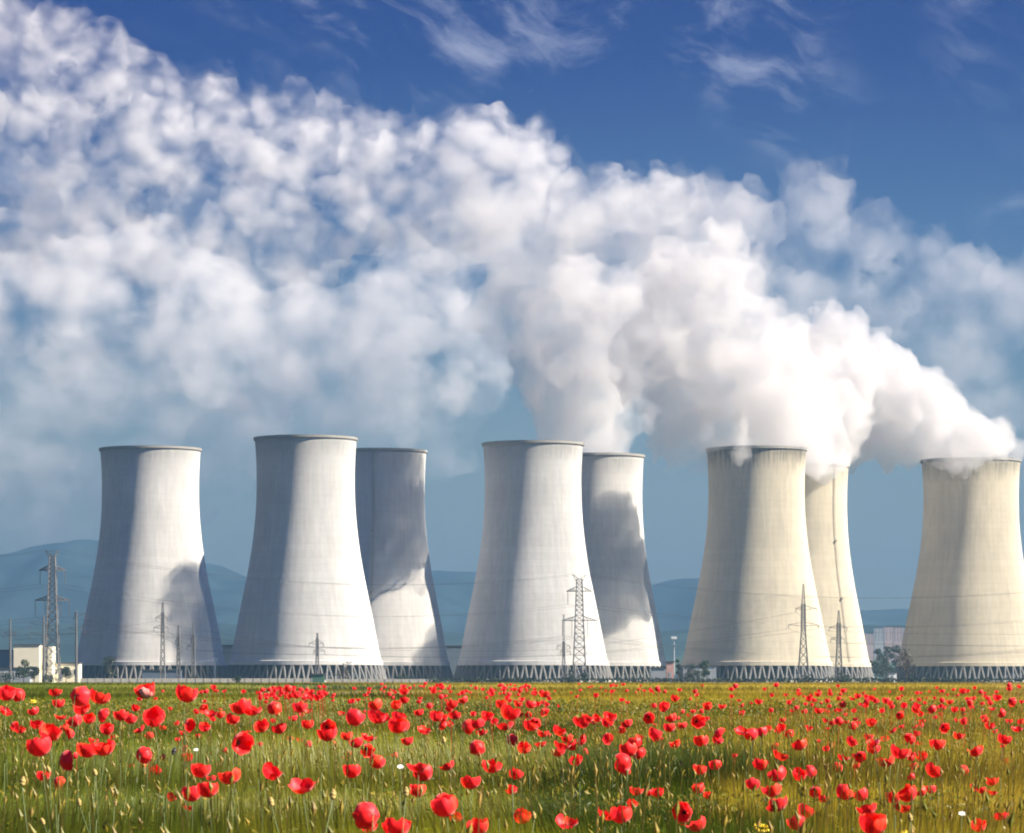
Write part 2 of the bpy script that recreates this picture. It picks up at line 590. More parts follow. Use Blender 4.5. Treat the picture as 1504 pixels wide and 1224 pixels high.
def surface_nets(Fld, org, h):
    S = Fld < 0
    nx, ny, nz = Fld.shape
    c = np.zeros((nx - 1, ny - 1, nz - 1), np.int8)
    for dx in (0, 1):
        for dy in (0, 1):
            for dz in (0, 1):
                c += S[dx:nx - 1 + dx, dy:ny - 1 + dy, dz:nz - 1 + dz]
    act = (c > 0) & (c < 8)
    idx = np.full(act.shape, -1, np.int32)
    I, J, K = np.nonzero(act)
    idx[I, J, K] = np.arange(len(I))
    acc = np.zeros((len(I), 3))
    cnt = np.zeros(len(I))
    cor = [(a, b, d) for a in (0, 1) for b in (0, 1) for d in (0, 1)]
    for a in cor:
        for ax in range(3):
            if a[ax]:
                continue
            b = list(a)
            b[ax] = 1
            fa = Fld[I + a[0], J + a[1], K + a[2]]
            fb = Fld[I + b[0], J + b[1], K + b[2]]
            m_ = (fa < 0) != (fb < 0)
            t = np.where(m_, fa / np.where(m_, fa - fb, 1), 0)
            p = np.tile(np.array(a, float), (len(I), 1))
            p[:, ax] += t
            acc += p * m_[:, None]
            cnt += m_
    V = (np.stack([I, J, K], 1) + acc / cnt[:, None]) * h + np.array(org)
    quads = []
    for ax in range(3):
        u, w_ = [(1, 2), (2, 0), (0, 1)][ax]
        s0 = [slice(1, -1)] * 3
        s0[ax] = slice(0, -1)
        s1 = [slice(1, -1)] * 3
        s1[ax] = slice(1, None)
        A, B = S[tuple(s0)], S[tuple(s1)]
        E = np.nonzero(A != B)
        E = list(E)
        flip = A[tuple(E)]
        base = [E[0].copy(), E[1].copy(), E[2].copy()]
        for k in range(3):
            if k != ax:
                base[k] = base[k] + 1

        def cell(du, dw):
            q = [b.copy() for b in base]
            q[u] = q[u] + du
            q[w_] = q[w_] + dw
            return idx[q[0], q[1], q[2]]
        a, b, cc, d = cell(-1, -1), cell(0, -1), cell(0, 0), cell(-1, 0)
        Q = np.stack([a, b, cc, d], 1)
        Q[~flip] = Q[~flip][:, ::-1]
        quads.append(Q)
    return V, np.concatenate(quads)


def steam_mat(name, dens, col=(0.77, 0.755, 0.76), g=0.0, nscale=None, step=None, lo=0.30, hi=0.62, cells=None):
    """scattering vapour; with nscale the density breaks up into clumps of about 1/nscale metres"""
    m_, t = new_mat(name)
    if nscale:
        co = t.n('ShaderNodeTexCoord').outputs['Object']
        nz = t.noise(co, nscale, 4.0, 0.65)
        if cells:
            # dappled sheet: rounded cells, drawn out along the depth of the sheet, broken up by the finer noise
            wv = t.n('ShaderNodeTexNoise', {'Vector': co, 'Scale': cells * 0.6, 'Detail': 2.0}).outputs[1]
            q = t.v('ADD', co, t.v('SCALE', t.v('SUBTRACT', wv, (0.5, 0.5, 0.5)), scale=0.9 / cells))
            vo = t.n('ShaderNodeTexVoronoi', {'Vector': t.v('MULTIPLY', q, (1.0, 0.4, 1.25)), 'Scale': cells, 'Detail': 1.0, 'Roughness': 0.5}).outputs['Distance']
            nz = t.m('ADD', t.m('MULTIPLY', nz, 0.75), t.m('MULTIPLY', t.m('SUBTRACT', 0.62, vo), 0.75))
        dens = t.m('MULTIPLY', t.sm(nz, lo, hi), dens)
        m_.cycles.volume_step_rate = step or 1.0
    vol = t.n('ShaderNodeVolumePrincipled', {'Color': (*col, 1), 'Density': dens, 'Anisotropy': g})
    t.n('ShaderNodeOutputMaterial', {'Volume': vol.outputs[0]})
    return m_


def steam(name, discs, D, dens, vox, amp, seed, label, puff=0.42, npuff=10, thick=0.9, wave=14.0, core=0.72, octs=4, mat=None):
    """discs: (px, py, r_px[, depth shift m]) along the plume"""
    r_ = np.random.default_rng(seed)
    bl = []
    for d in discs:
        px, py, rp = d[:3]
        dz = d[3] if len(d) > 3 else 0.0
        Dd = D + dz
        c = np.array(P(px, py, Dd))
        rw = rp / F * Dd
        bl.append((c, rw * core))
        for _ in range(npuff):
            v = r_.normal(size=3)
            v /= np.linalg.norm(v)
            rr = rw * puff * r_.uniform(0.6, 1.15)
            q = c + v * np.array([1, thick, 1]) * (rw - rr * 0.8) * r_.uniform(0.75, 1.0)
            bl.append((q, rr))
    cs = np.array([b[0] for b in bl])
    rs_ = np.array([b[1] for b in bl])
    pad = amp * 2 + vox * 3
    lo_ = (cs - rs_[:, None]).min(0) - pad
    hi_ = (cs + rs_[:, None]).max(0) + pad
    shape = np.ceil((hi_ - lo_) / vox).astype(int) + 1
    BAND = amp * 2.0
    Fl = np.full(shape, BAND, np.float32)
    ax = [lo_[k] + np.arange(shape[k]) * vox for k in range(3)]
    for c, rr in zip(cs, rs_):
        ext = rr + BAND
        sl = []
        for k in range(3):
            a = max(0, int((c[k] - ext - lo_[k]) / vox))
            b = min(shape[k], int((c[k] + ext - lo_[k]) / vox) + 2)
            sl.append(slice(a, b))
        X = (ax[0][sl[0]] - c[0])[:, None, None]
        Y = (ax[1][sl[1]] - c[1])[None, :, None]
        Z = (ax[2][sl[2]] - c[2])[None, None, :]
        dist = np.sqrt(X * X + Y * Y + Z * Z) - rr
        sub = Fl[sl[0], sl[1], sl[2]]
        np.minimum(sub, dist, out=sub)
    st, am = wave / vox, amp
    for k in range(octs):
        n_ = lattice_noise(tuple(shape), max(st, 1.6), seed * 10 + k)
        Fl += am * (np.abs(n_) * 1.7 - 0.62)      # ridged: round bulges with creases between
        st *= 0.5
        am *= 0.6
    Fl[0], Fl[-1], Fl[:, 0], Fl[:, -1], Fl[:, :, 0], Fl[:, :, -1] = 3, 3, 3, 3, 3, 3
    V, Q = surface_nets(Fl, lo_, vox)
    cen = V.mean(0)
    cen[2] = V[:, 2].min()
    V = V - cen
    me = bpy.data.meshes.new(name)
    me.vertices.add(len(V))
    me.vertices.foreach_set('co', V.astype(np.float32).ravel())
    me.loops.add(len(Q) * 4)
    me.loops.foreach_set('vertex_index', Q.astype(np.int32).ravel())
    me.polygons.add(len(Q))
    me.polygons.foreach_set('loop_start', np.arange(len(Q), dtype=np.int32) * 4)
    me.polygons.foreach_set('loop_total', np.full(len(Q), 4, np.int32))
    me.polygons.foreach_set('use_smooth', np.ones(len(Q), bool))
    me.materials.append(steam_mat(name, dens, **(mat or {})))
    me.update(calc_edges=True)
    me.validate()
    o = link(name, me, loc=tuple(cen))
    return o


def plume(*a, **k):
    o = steam(*a, **k)
    tag(o, a[7], 'steam', 'steam plumes over the cooling towers')
    return o


STEAM_DENS = 0.05
SM_MAT = dict(nscale=0.06, lo=0.22, hi=0.78, step=0.6)
MOUTH_MAT = dict(nscale=0.07, lo=0.10, hi=0.72, step=0.6)
# from the rightmost tower, rolling left over the gap
plume('steam_plume', [(1392, 658, 36, -64), (1430, 650, 40, -66), (1464, 648, 34, -54), (1348, 654, 34, -6), (1412, 664, 30, -70), (1384, 676, 16, -66), (1486, 660, 18, -20), (1452, 650, 38), (1410, 655, 58), (1385, 630, 66), (1350, 615, 72), (1315, 598, 82),
                      (1275, 585, 92), (1235, 575, 100), (1200, 560, 104), (1330, 650, 45), (1262, 650, 50), (1235, 605, 60, -80), (1218, 650, 46, -75), (1255, 560, 56, -70), (1300, 670, 26), (1225, 660, 42), (1250, 490, 34), (1215, 470, 30),
                      (1290, 505, 26)],
      1890, 0.085, 1.15, 4.0, 21, 'thick steam rolling left from the rim of the rightmost tower', mat=MOUTH_MAT, octs=5)
# from the two cream towers right of centre
plume('steam_plume', [(1088, 661, 13, -29), (1086, 670, 9, -31), (1085, 677, 6, -30), (1140, 642, 26, -4), (1150, 600, 60, 20), (1190, 560, 60, 30), (1120, 655, 44), (1100, 632, 62), (1140, 610, 72), (1080, 590, 92), (1130, 555, 96), (1050, 540, 98),
                      (1010, 590, 74), (1000, 648, 42), (1030, 665, 26), (1040, 480, 92), (1090, 475, 66), (985, 500, 92), (1000, 430, 86), (1060, 420, 66), (960, 560, 56), (965, 620, 40),
                      (1070, 370, 52)],
      1700, 0.085, 1.15, 4.2, 22, 'bright tall steam column above the notched cream tower', mat=SM_MAT, octs=5)
plume('steam_plume', [(1190, 680, 40), (1215, 676, 32, -32), (1198, 672, 32, -42), (1228, 676, 22, -24), (1236, 680, 14, -10), (1175, 660, 52, -20), (1200, 640, 56, -30), (1160, 620, 60, -35), (1130, 600, 60, -40),],
      1800, 0.10, 1.15, 2.8, 23, 'short steam puff from the half hidden sunlit tower, under the brightest cloud', mat=MOUTH_MAT, octs=5)
# from the half shaded tower
plume('steam_plume', [(875, 662, 44), (905, 660, 40), (880, 630, 62, -15), (850, 595, 84, -30), (870, 555, 94, -38), (820, 530, 76, -42), (900, 500, 80, -42), (815, 480, 66, -45),
                      (860, 455, 80, -45), (920, 560, 50, -35), (928, 610, 36, -20), (930, 455, 60, -45), (800, 580, 40, -35)],
      1812, 0.065, 1.15, 4.2, 24, 'leftmost steam column, rising from the half shaded tower', mat=SM_MAT, octs=5)
# older steam drifting off above
plume('drifting_steam', [(900, 420, 100), (960, 380, 105), (1030, 350, 90), (850, 350, 96), (930, 320, 70), (1000, 310, 56), (780, 400, 84), (800, 325, 76), (1060, 315, 48), (740, 470, 60),
                         (1110, 330, 40), (720, 330, 70), (1090, 400, 60)],
      1850, 0.026, 2.0, 6.0, 25, 'thin greyish steam drifting high above the columns, merging into cloud', npuff=8, mat=dict(nscale=0.03, lo=0.22, hi=0.7, step=0.8))

# ----------------------------------------------------------------------------
# clouds: a bank of cloud puffs far behind the ridge
# ----------------------------------------------------------------------------
CL_TOP = [(30, 40, 45), (90, 60, 50), (150, 90, 50), (30, 90, 35), (75, 125, 40), (140, 130, 40), (200, 120, 45), (260, 140, 45), (320, 160, 55),
          (370, 185, 55), (430, 175, 40), (490, 195, 45), (545, 200, 40), (600, 205, 40), (640, 215, 30), (-40, 60, 60), (-120, 90, 70), (-200, 40, 60)]
CL_MID = [(40, 185, 50), (95, 185, 45), (225, 215, 65), (190, 250, 40), (265, 240, 40), (335, 215, 40), (385, 235, 45), (430, 255, 50), (475, 230, 35),
          (530, 235, 40), (580, 245, 35), (540, 275, 35), (15, 245, 50), (70, 280, 60), (130, 300, 55), (275, 305, 50), (350, 300, 40), (395, 285, 50),
          (345, 330, 35), (430, 320, 40), (480, 355, 35), (540, 330, 45), (510, 300, 40), (20, 350, 60), (100, 350, 70), (180, 345, 60), (250, 370, 60),
          (310, 350, 45), (400, 385, 50), (450, 400, 45), (360, 400, 40), (700, 240, 78), (760, 235, 55), (800, 238, 32), (640, 290, 70), (700, 310, 80),
          (620, 345, 55), (580, 315, 45), (750, 290, 70), (-60, 200, 70), (-150, 260, 80), (-70, 330, 70), (900, 295, 48), (980, 290, 40), (850, 300, 50)]
CL_LOW = [(40, 430, 80), (130, 440, 80), (220, 420, 70), (290, 440, 80), (350, 470, 70), (90, 500, 60), (180, 490, 60), (260, 500, 60), (320, 540, 60),
          (430, 470, 55), (490, 430, 40), (470, 520, 50), (540, 480, 60), (610, 430, 45), (650, 410, 40), (560, 540, 60), (400, 560, 60), (620, 500, 45),
          (680, 470, 35), (730, 400, 50), (-60, 440, 90), (-160, 420, 90), (-80, 540, 80), (690, 540, 50), (640, 580, 50)]
CL_VEIL = [(40, 640, 70), (100, 680, 60), (30, 720, 60), (60, 760, 70), (250, 590, 70), (350, 620, 70), (480, 600, 70), (150, 560, 80), (20, 560, 70),
           (570, 590, 70), (130, 620, 80), (230, 650, 70), (420, 640, 70), (640, 640, 60), (20, 800, 60), (140, 740, 60), (300, 700, 60), (300, 480, 90), (160, 420, 90), (450, 500, 90), (600, 440, 80), (700, 480, 70), (760, 420, 70), (-80, 660, 90),
           (1180, 275, 36), (1230, 268, 26), (1200, 310, 50), (1280, 345, 50), (1350, 385, 50), (1420, 412, 46), (1490, 420, 44), (1130, 340, 60),
           (1220, 390, 60), (1320, 430, 55), (1400, 460, 55), (1470, 480, 55), (1440, 540, 60), (1350, 520, 60), (1490, 600, 50), (1270, 470, 60),
           (1180, 460, 70), (1560, 450, 60), (1640, 470, 70), (1730, 500, 70), (1580, 560, 70), (1680, 590, 70), (1330, 590, 60), (1420, 630, 60), (1560, 660, 60)]
CLD = 15500


def cloud(discs, dens, seed, label, dshift=0.0, cells=0.0050, lo=0.22, hi=0.70, grow=1.25, amp=46.0, **k):
    r_ = np.random.default_rng(seed)
    dd = [(x, y, q * grow, float(r_.uniform(-110, 110)) + dshift) for x, y, q in discs]
    o = steam('clouds', dd, CLD, dens, 10.0, amp, seed, label, thick=0.6, wave=170.0, octs=5,
              mat=dict(col=(0.84, 0.84, 0.855), nscale=0.012, lo=lo, hi=hi, step=0.8, cells=cells), **k)
    tag(o, label, kind='stuff')


cloud(CL_TOP, 0.0055, 31, 'thin upper edge of the cloud bank, left', npuff=9, puff=0.45, core=0.5, cells=0.0078, lo=-0.03, hi=0.95)
cloud(CL_MID, 0.0075, 32, 'fleecy white cloud puffs left of the steam', npuff=10, puff=0.42, cells=0.0064, lo=-0.05, hi=0.86)
cloud(CL_LOW, 0.0060, 33, 'broad merged cloud masses above the left towers', dshift=-1200, npuff=9, puff=0.45, cells=0.0048, lo=-0.08, hi=0.86)
cloud(CL_TOP + CL_MID, 0.0011, 35, 'thin milky sheet between the cloud puffs', dshift=900, npuff=5, puff=0.5, cells=0.0080, lo=-0.35, hi=0.9, grow=1.15, amp=70.0)
cloud(CL_VEIL, 0.0032, 34, 'thin bluish cloud veil low left and right of the steam', dshift=-1900, npuff=8, puff=0.5, cells=0.0040, lo=-0.15, hi=0.85)

# ----------------------------------------------------------------------------
# haze: one closed box of thin air
# ----------------------------------------------------------------------------
def haze_box():
    mb = MB()
    x0, x1, y0, y1, z0, z1 = -16500, 16500, -80, 12800, -3.5, 430.0
    mb.box(((x0 + x1) / 2, (y0 + y1) / 2, (z0 + z1) / 2), (x1 - x0, y1 - y0, z1 - z0))
    m_, t = new_mat('thin_air')
    vol = t.n('ShaderNodeVolumePrincipled', {'Color': (0.40, 0.71, 1.0, 1), 'Density': 1.3e-4, 'Anisotropy': 0.8})
    t.n('ShaderNodeOutputMaterial', {'Volume': vol.outputs[0]})
    o = mb.build('haze', m_)
    tag(o, 'pale blue summer haze over the plain', kind='stuff')


haze_box()

# ----------------------------------------------------------------------------
# plant yard: buildings, hedge, wall
# ----------------------------------------------------------------------------
def px_m(n, D):
    return n / F * D


def box_building(name, x0, x1, top, D, depth, wall, label, cat, roof=M_roof, win=None, group=None, base=1001.5, door=None, wall_label=None):
    """x0, x1, top in photo pixels; win: list of (u0, u1, v0, v1) in facade fractions"""
    c = P((x0 + x1) / 2, base, D)
    W, H = px_m(x1 - x0, D), px_m(base - top, D)
    root = tag(link(name, None, loc=(c.x, D, 0)), label, cat, group)
    MB().box((0, depth / 2, H / 2), (W, depth, H)).build('wall', wall, root)
    rf = MB().box((0, depth / 2, H + 0.22), (W + 0.7, depth + 0.7, 0.44)).build('roof', roof, root)
    for (u0, u1, v0, v1) in (win or []):
        fr = MB()
        wx, wz = (u0 + u1) / 2 * W - W / 2, (v0 + v1) / 2 * H
        ww, wh = (u1 - u0) * W, (v1 - v0) * H
        for dx, dz, sx_, sz_ in ((-ww / 2, 0, .14, wh), (ww / 2, 0, .14, wh), (0, wh / 2, ww + .14, .14), (0, -wh / 2, ww + .2, .18), (0, 0, .1, wh)):
            fr.box((wx + dx, -0.06, wz + dz), (sx_, 0.16, sz_))
        fo = fr.build('window', M_white, root)
        MB().box((wx, -0.02, wz), (ww - .1, 0.05, wh - .1)).build('pane', M_window, fo)
    if door:
        u0, u1, v1 = door
        MB().box(((u0 + u1) / 2 * W - W / 2, -0.05, v1 * H / 2), ((u1 - u0) * W, 0.14, v1 * H)).build('door', M_greyw, root)
    return root


YD = 1600
b = box_building('white_building', 20, 58, 947, YD, 14, M_cream, 'tall cream white building block at far left, in front of the lattice pylon', 'building',
                 win=[(.62, .74, .30, .42), (.8, .92, .30, .42)], door=(.45, .6, .22))
MB().box((px_m(28, YD), 9, px_m(1001.5 - 949, YD) / 2), (px_m(17, YD), 12, px_m(1001.5 - 949, YD))).build('annex', M_cream, b)
MB().box((px_m(28, YD), 2.7, px_m(26, YD)), (px_m(5, YD), 0.4, px_m(6, YD))).build('window', M_window, b)
box_building('low_building', 76, 116, 974, YD + 12, 10, M_cream, 'low pale building with dark flat roof right of the tall white block', 'building',
             win=[(.06, .2, .4, .7), (.45, .58, .4, .7), (.8, .92, .4, .7)], door=(.3, .4, .6))
box_building('grey_building', -30, 14, 955, 1690, 16, M_blueg, 'dark blue grey building cut by the left edge of the photo', 'building')
box_building('grey_shed', -26, 44, 981, 1585, 8, M_greyw, 'grey shed at the far left foot of the tall white building', 'shed', win=[(.46, .58, .3, .7), (.68, .8, .3, .7)])
box_building('service_building', 318, 345, 948, 1900, 18, M_blueg, 'dark service building between the leftmost and the tallest tower', 'building')
box_building('boiler_house', 655, 682, 949, 1900, 18, M_blueg, 'dark flat roofed building between shaded tower and middle tower', 'building')
box_building('pump_house', 1004, 1052, 978, 1650, 8, M_greyw, 'grey pump house at left foot of the steam notched tower', 'shed',
             win=[(.1, .2, .4, .75), (.4, .5, .4, .75), (.7, .8, .4, .75)])
box_building('pink_hut', 979, 990, 972, 1640, 4, M_pink, 'small pinkish plastered hut left of the steam notched tower', 'hut', door=(.3, .65, .5))
box_building('white_hut', 1306, 1317, 987, 1500, 3, M_white, 'tiny white hut at the field edge before the dark trees', 'hut', door=(.3, .6, .7))
box_building('green_kiosk', 457, 476, 990, 1500, 3, M_green_steel, 'low dark green kiosk before the columns of the tallest tower', 'kiosk')
box_building('long_shed', 208, 266, 984, 1640, 8, M_blueg, 'long low dark shed before the columns of the leftmost tower', 'shed')
box_building('switch_house', 956, 978, 981, 1660, 6, M_greyw, 'low grey switch house at right foot of the half shaded tower', 'shed')

# floodlight mast
t_ = tag(link('floodlight_mast', None, loc=(P(990, 0, 1660).x, 1660, 0)),
         'pale floodlight mast with a lamp crown, between half shaded and notched towers', 'mast')
mh = px_m(1001 - 938, 1660)
MB().path([(0, 0, 0), (0, 0, mh * .6), (0, 0, mh)], [0.45, 0.34, 0.25], 8).build('pole', M_greyw, t_)
MB().box((0, 0, mh), (2.6, 1.6, .3)).box((0, 0, mh - 2.6), (2.6, 1.6, .3)).build('lamp_platform', M_greyw, t_)
for dx in (-.9, 0, .9):
    MB().box((dx, -.5, mh + .8), (.7, .5, 1.0)).build('floodlight', M_white, t_)
t_ = tag(link('floodlight_mast', None, loc=(P(316, 0, 1640).x, 1640, 0)), 'short white mast at right foot of the leftmost tower', 'mast')
MB().path([(0, 0, 0), (0, 0, 10.5)], [0.4, 0.3], 8).build('pole', M_white, t_)
MB().box((0, 0, 10.8), (2.0, 1.4, 1.4)).build('floodlight', M_white, t_)

# low walls along the edge of the field
for x0, x1, top, D, lab in ((118, 458, 995, 1490, 'long low pale wall along the field edge below the left towers'),
                            (480, 640, 996, 1495, 'low pale wall below the tallest and the shaded tower')):
    a_, b_ = P(x0, 0, D), P(x1, 0, D)
    wl = tag(link('low_wall', None, loc=((a_.x + b_.x) / 2, D, 0)), lab, 'wall', 'low walls along the field edge')
    L, H = b_.x - a_.x, px_m(1001 - top, D)
    n = max(4, int(L / 3.4))
    pm = mesh_from('wall_panel', *(lambda m: (m.v, m.f))(MB().box((0, 0, H / 2), (L / n - .08, .18, H))), [M_kerb])
    qm = mesh_from('wall_post', *(lambda m: (m.v, m.f))(MB().box((0, 0, H / 2 + .05), (.26, .3, H + .1))), [M_kerb])
    for i in range(n):
        link('wall_panel', pm, wl, loc=(-L / 2 + (i + .5) * L / n, 0, 0))
    for i in range(n + 1):
        link('wall_post', qm, wl, loc=(-L / 2 + i * L / n, -.05, 0))

# ----------------------------------------------------------------------------
# vegetation of the yard
# ----------------------------------------------------------------------------
def leaf_mesh(name, centres, radii, n, size, cols, seed, flat=0.85):
    r_ = np.random.default_rng(seed)
    centres = np.array(centres, float)
    radii = np.array(radii, float)
    pk = r_.choice(len(centres), n, p=radii ** 2 / (radii ** 2).sum())
    d = r_.normal(size=(n, 3))
    d /= np.linalg.norm(d, axis=1)[:, None]
    rad = radii[pk] * r_.uniform(0.45, 1.08, n) ** 0.6
    c = centres[pk] + d * rad[:, None] * np.array([1, 1, flat])
    u = r_.normal(size=(n, 3))
    u /= np.linalg.norm(u, axis=1)[:, None]
    w_ = np.cross(u, r_.normal(size=(n, 3)))
    w_ /= np.linalg.norm(w_, axis=1)[:, None]
    s = size * r_.uniform(0.6, 1.4, n)[:, None]
    V = np.stack([c - u * s, c + w_ * s * .55, c + u * s, c - w_ * s * .55], 1).reshape(-1, 3)
    me = bpy.data.meshes.new(name)
    me.from_pydata(V.tolist(), [], (np.arange(n * 4).reshape(-1, 4)).tolist())
    me.materials.append(M_leaf)
    ca = me.color_attributes.new('Col', 'FLOAT_COLOR', 'POINT')
    pal = np.array(cols)[r_.integers(0, len(cols), n)] * r_.uniform(0.7, 1.35, n)[:, None]
    C4 = np.ones((n, 4))
    C4[:, :3] = pal
    ca.data.foreach_set('color', np.repeat(C4, 4, 0).astype(np.float32).ravel())
    me.update()
    return me


GREENS = [(0.035, 0.065, 0.02), (0.05, 0.085, 0.025), (0.028, 0.05, 0.022)]
DUSKY = [(0.03, 0.045, 0.03), (0.022, 0.034, 0.026), (0.045, 0.06, 0.035)]
BROWN = [(0.06, 0.045, 0.03), (0.045, 0.035, 0.028), (0.075, 0.055, 0.035)]


def tree(name, px, top, wpx, D, cols, seed, label, cat='tree', n=900, bare=False, base=1001.5):
    r_ = random.Random(seed)
    x = P(px, 0, D).x
    H, W = px_m(base - top, D), px_m(wpx, D)
    root = tag(link(name, None, loc=(x, D, 0)), label, cat)
    tm = MB()
    th = H * (0.30 if cat == 'tree' else 0.12)
    tr = max(.12, H * .022)
    tm.path([(0, 0, -.2), (r_.uniform(-.1, .1), 0, th), (r_.uniform(-.3, .3), r_.uniform(-.3, .3), H * .75)], [tr * 1.3, tr, tr * .35], 7)
    cs, rs = [], []
    nb = 9 if cat == 'tree' else 7
    for k in range(nb):
        a = 2 * math.pi * k / nb + r_.uniform(-.4, .4)
        zf = r_.uniform(.3 if cat == 'tree' else .15, .9)
        prof = math.sin(math.pi * min(1, max(.12, (zf - .08) / .95))) ** .7
        rr = W / 2 * prof * r_.uniform(.45, .95)
        e = (rr * math.cos(a) * .8, rr * math.sin(a) * .8, H * zf)
        tm.bar((0, 0, th * .7 + (H * zf - th * .7) * .35), e, tr * .5, tr * .12, 5)
        if bare:
            for _ in range(9):
                b_ = (e[0] * r_.uniform(.5, 1.5) + r_.uniform(-.1, .1) * W, e[1] * r_.uniform(.5, 1.5), min(H, e[2] + r_.uniform(-.05, .22) * H))
                tm.bar((e[0] * .6, e[1] * .6, e[2] * .8), b_, tr * .25, tr * .08, 4)
        cs.append(e)
        rs.append(W * r_.uniform(.16, .27))
    cs.append((0, 0, H * .86))
    rs.append(W * .17)
    tm.build('trunk', M_bark, root)
    link('crown', leaf_mesh('crown', cs, rs, n if not bare else n // 3, max(.35, H * .028), cols, seed), root)
    return root


tree('broadleaf_tree', 35, 966, 26, 1560, GREENS, 1, 'green tree in front of the tall cream building at far left')
tree('broadleaf_tree', 50, 978, 18, 1550, DUSKY, 2, 'smaller dusky tree right of the tree before the cream building')
tree('broadleaf_tree', 97, 978, 22, 1545, DUSKY, 3, 'dusky tree in front of the low pale building')
tree('broadleaf_tree', 161, 963, 30, 1600, DUSKY, 4, 'round dark green tree at left foot of the leftmost tower')
tree('broadleaf_tree', 1034, 968, 18, 1600, GREENS, 5, 'light green tree at left foot of the steam notched tower')
tree('broadleaf_tree', 1017, 974, 24, 1610, DUSKY, 6, 'dark green tree just left of the light green one')
tree('broadleaf_tree', 996, 966, 10, 1615, DUSKY, 7, 'narrow dark tree beside the floodlight mast')
tree('broadleaf_tree', 1287, 950, 26, 2150, DUSKY, 8, 'hazy dark tree right beside the sunlit cream tower foot')
tree('broadleaf_tree', 1302, 944, 24, 2300, DUSKY, 9, 'tallest hazy tree of the group in the gap by the rightmost tower')
tree('broadleaf_tree', 1318, 948, 24, 2200, DUSKY, 10, 'hazy tree between the tallest hazy tree and brown bare tree')
tree('broadleaf_tree', 1297, 972, 26, 1800, DUSKY, 11, 'lower dark tree above the pale dirt patch')
tree('bare_tree', 1331, 948, 38, 1560, BROWN, 12, 'brown half bare tree at left foot of the rightmost tower', n=700, bare=True)
tree('bare_tree', 508, 972, 34, 1560, BROWN, 13, 'brown half bare bush before columns of the tallest tower', cat='bush', n=900, bare=True)
tree('green_bush', 838, 986, 24, 1520, DUSKY, 14, 'dark green bush at the foot of the middle lattice pylon', cat='bush', n=500)
tree('green_bush', 858, 988, 14, 1530, DUSKY, 15, 'small dark bush right of the pylon foot', cat='bush', n=400)
tree('green_bush', 1236, 987, 30, 1530, DUSKY, 16, 'rounded dark green bush at foot of the right small mast', cat='bush', n=600)
tree('green_bush', 348, 993, 14, 1480, GREENS, 17, 'small light green bush at left foot of the tallest tower', cat='bush', n=300)
tree('green_bush', 590, 989, 26, 1540, DUSKY, 18, 'dark low bush before columns of the shaded tower', cat='bush', n=400)
tree('green_bush', 1186, 990, 26, 1530, DUSKY, 19, 'low dark bush at foot of the lattice mast before notched tower', cat='bush', n=400)
tree('green_bush', 286, 991, 20, 1500, DUSKY, 20, 'low bush at right foot of the leftmost tower', cat='bush', n=400)
tree('green_bush', 72, 992, 30, 1500, DUSKY, 21, 'low dusky bush at the foot of the large left pylon', cat='bush', n=400)
tree('green_bush', 10, 990, 30, 1490, DUSKY, 22, 'low dusky bush in the left corner of the field edge', cat='bush', n=400)

# dark hedge strip at the field edge
hc, hr = [], []
r_h = random.Random(5)
for i in range(420):
    pxx = 630 + i * 2.4 + r_h.uniform(-1, 1)
    p = P(pxx, 0, 1470)
    hc.append((p.x, 1470 + r_h.uniform(-1, 1), .9))
    hr.append(r_h.uniform(.8, 1.5))
tag(link('hedge', leaf_mesh('hedge', hc, hr, 7000, .5, DUSKY, 77)), 'long low dark hedge along the field edge, right half', kind='stuff')
hc = [(P(-120 + i * 2.2, 0, 1700).x, 1700 + r_h.uniform(-1, 1), .8) for i in range(120)]
tag(link('hedge', leaf_mesh('hedge', hc, [1.2] * 120, 1800, .5, DUSKY, 78)), 'dusky scrub behind the far left buildings', kind='stuff')

# pale dirt patch
v = [(P(1180, 0, 700).x, 690, .02), (P(1330, 0, 700).x, 690, .02), (P(1345, 0, 1300).x, 1300, .02), (P(1225, 0, 1300).x, 1300, .02)]
M_dirt = simple_mat('pale_dirt', (0.42, 0.33, 0.2), 0.95, 0.2, 0.2)

# distant town on the rise between the right towers
tn = 0
for x0, x1, top, bot, D, mat, lab in (
        (1250, 1268, 925, 946, 5200, M_block_b, 'distant grey flats leftmost in the gap before the rightmost tower'),
        (1269, 1283, 930, 948, 5100, M_block_a, 'low distant pinkish flats second from left in the gap'),
        (1284, 1298, 922, 942, 5200, M_block_b, 'pale distant flats in the middle of the gap between towers'),
        (1299, 1311, 920, 941, 5150, M_block_a, 'pink distant slab block, highest of the far town'),
        (1312, 1326, 921, 943, 5150, M_block_a, 'pink distant slab block right of the highest one'),
        (1327, 1342, 922, 940, 5250, M_block_b, 'grey distant slab block nearest to the rightmost tower')):
    c = P((x0 + x1) / 2, bot, D)
    W, H = px_m(x1 - x0, D), px_m(bot - top, D)
    root = tag(link('apartment_block', None, loc=(c.x, D, c.z)), lab, 'building', 'distant apartment blocks of the town')
    MB().box((0, 6, H / 2 - 30), (W, 12, H + 60)).build('wall', mat, root)
    MB().box((0, 6, H + .4), (W + .6, 12.6, .8)).build('roof', M_roof, root)
    wm = MB()
    nxw, nzw = max(2, int(W / 4)), max(3, int(H / 3))
    for i in range(nxw):
        for j in range(nzw):
            wm.box((-W / 2 + (i + .5) * W / nxw, -.03, (j + .5) * H / nzw), (1.7, .12, 1.5))
    tag(wm.build('windows', M_window, root), kind='stuff')
hills('town_hill', [(700, 985), (900, 970), (1100, 952), (1240, 942), (1330, 938), (1450, 945), (1600, 960), (1800, 985)], 5600, 900, 0.5, 9,
      'low wooded rise carrying the distant town', (0.03, 0.045, 0.025))

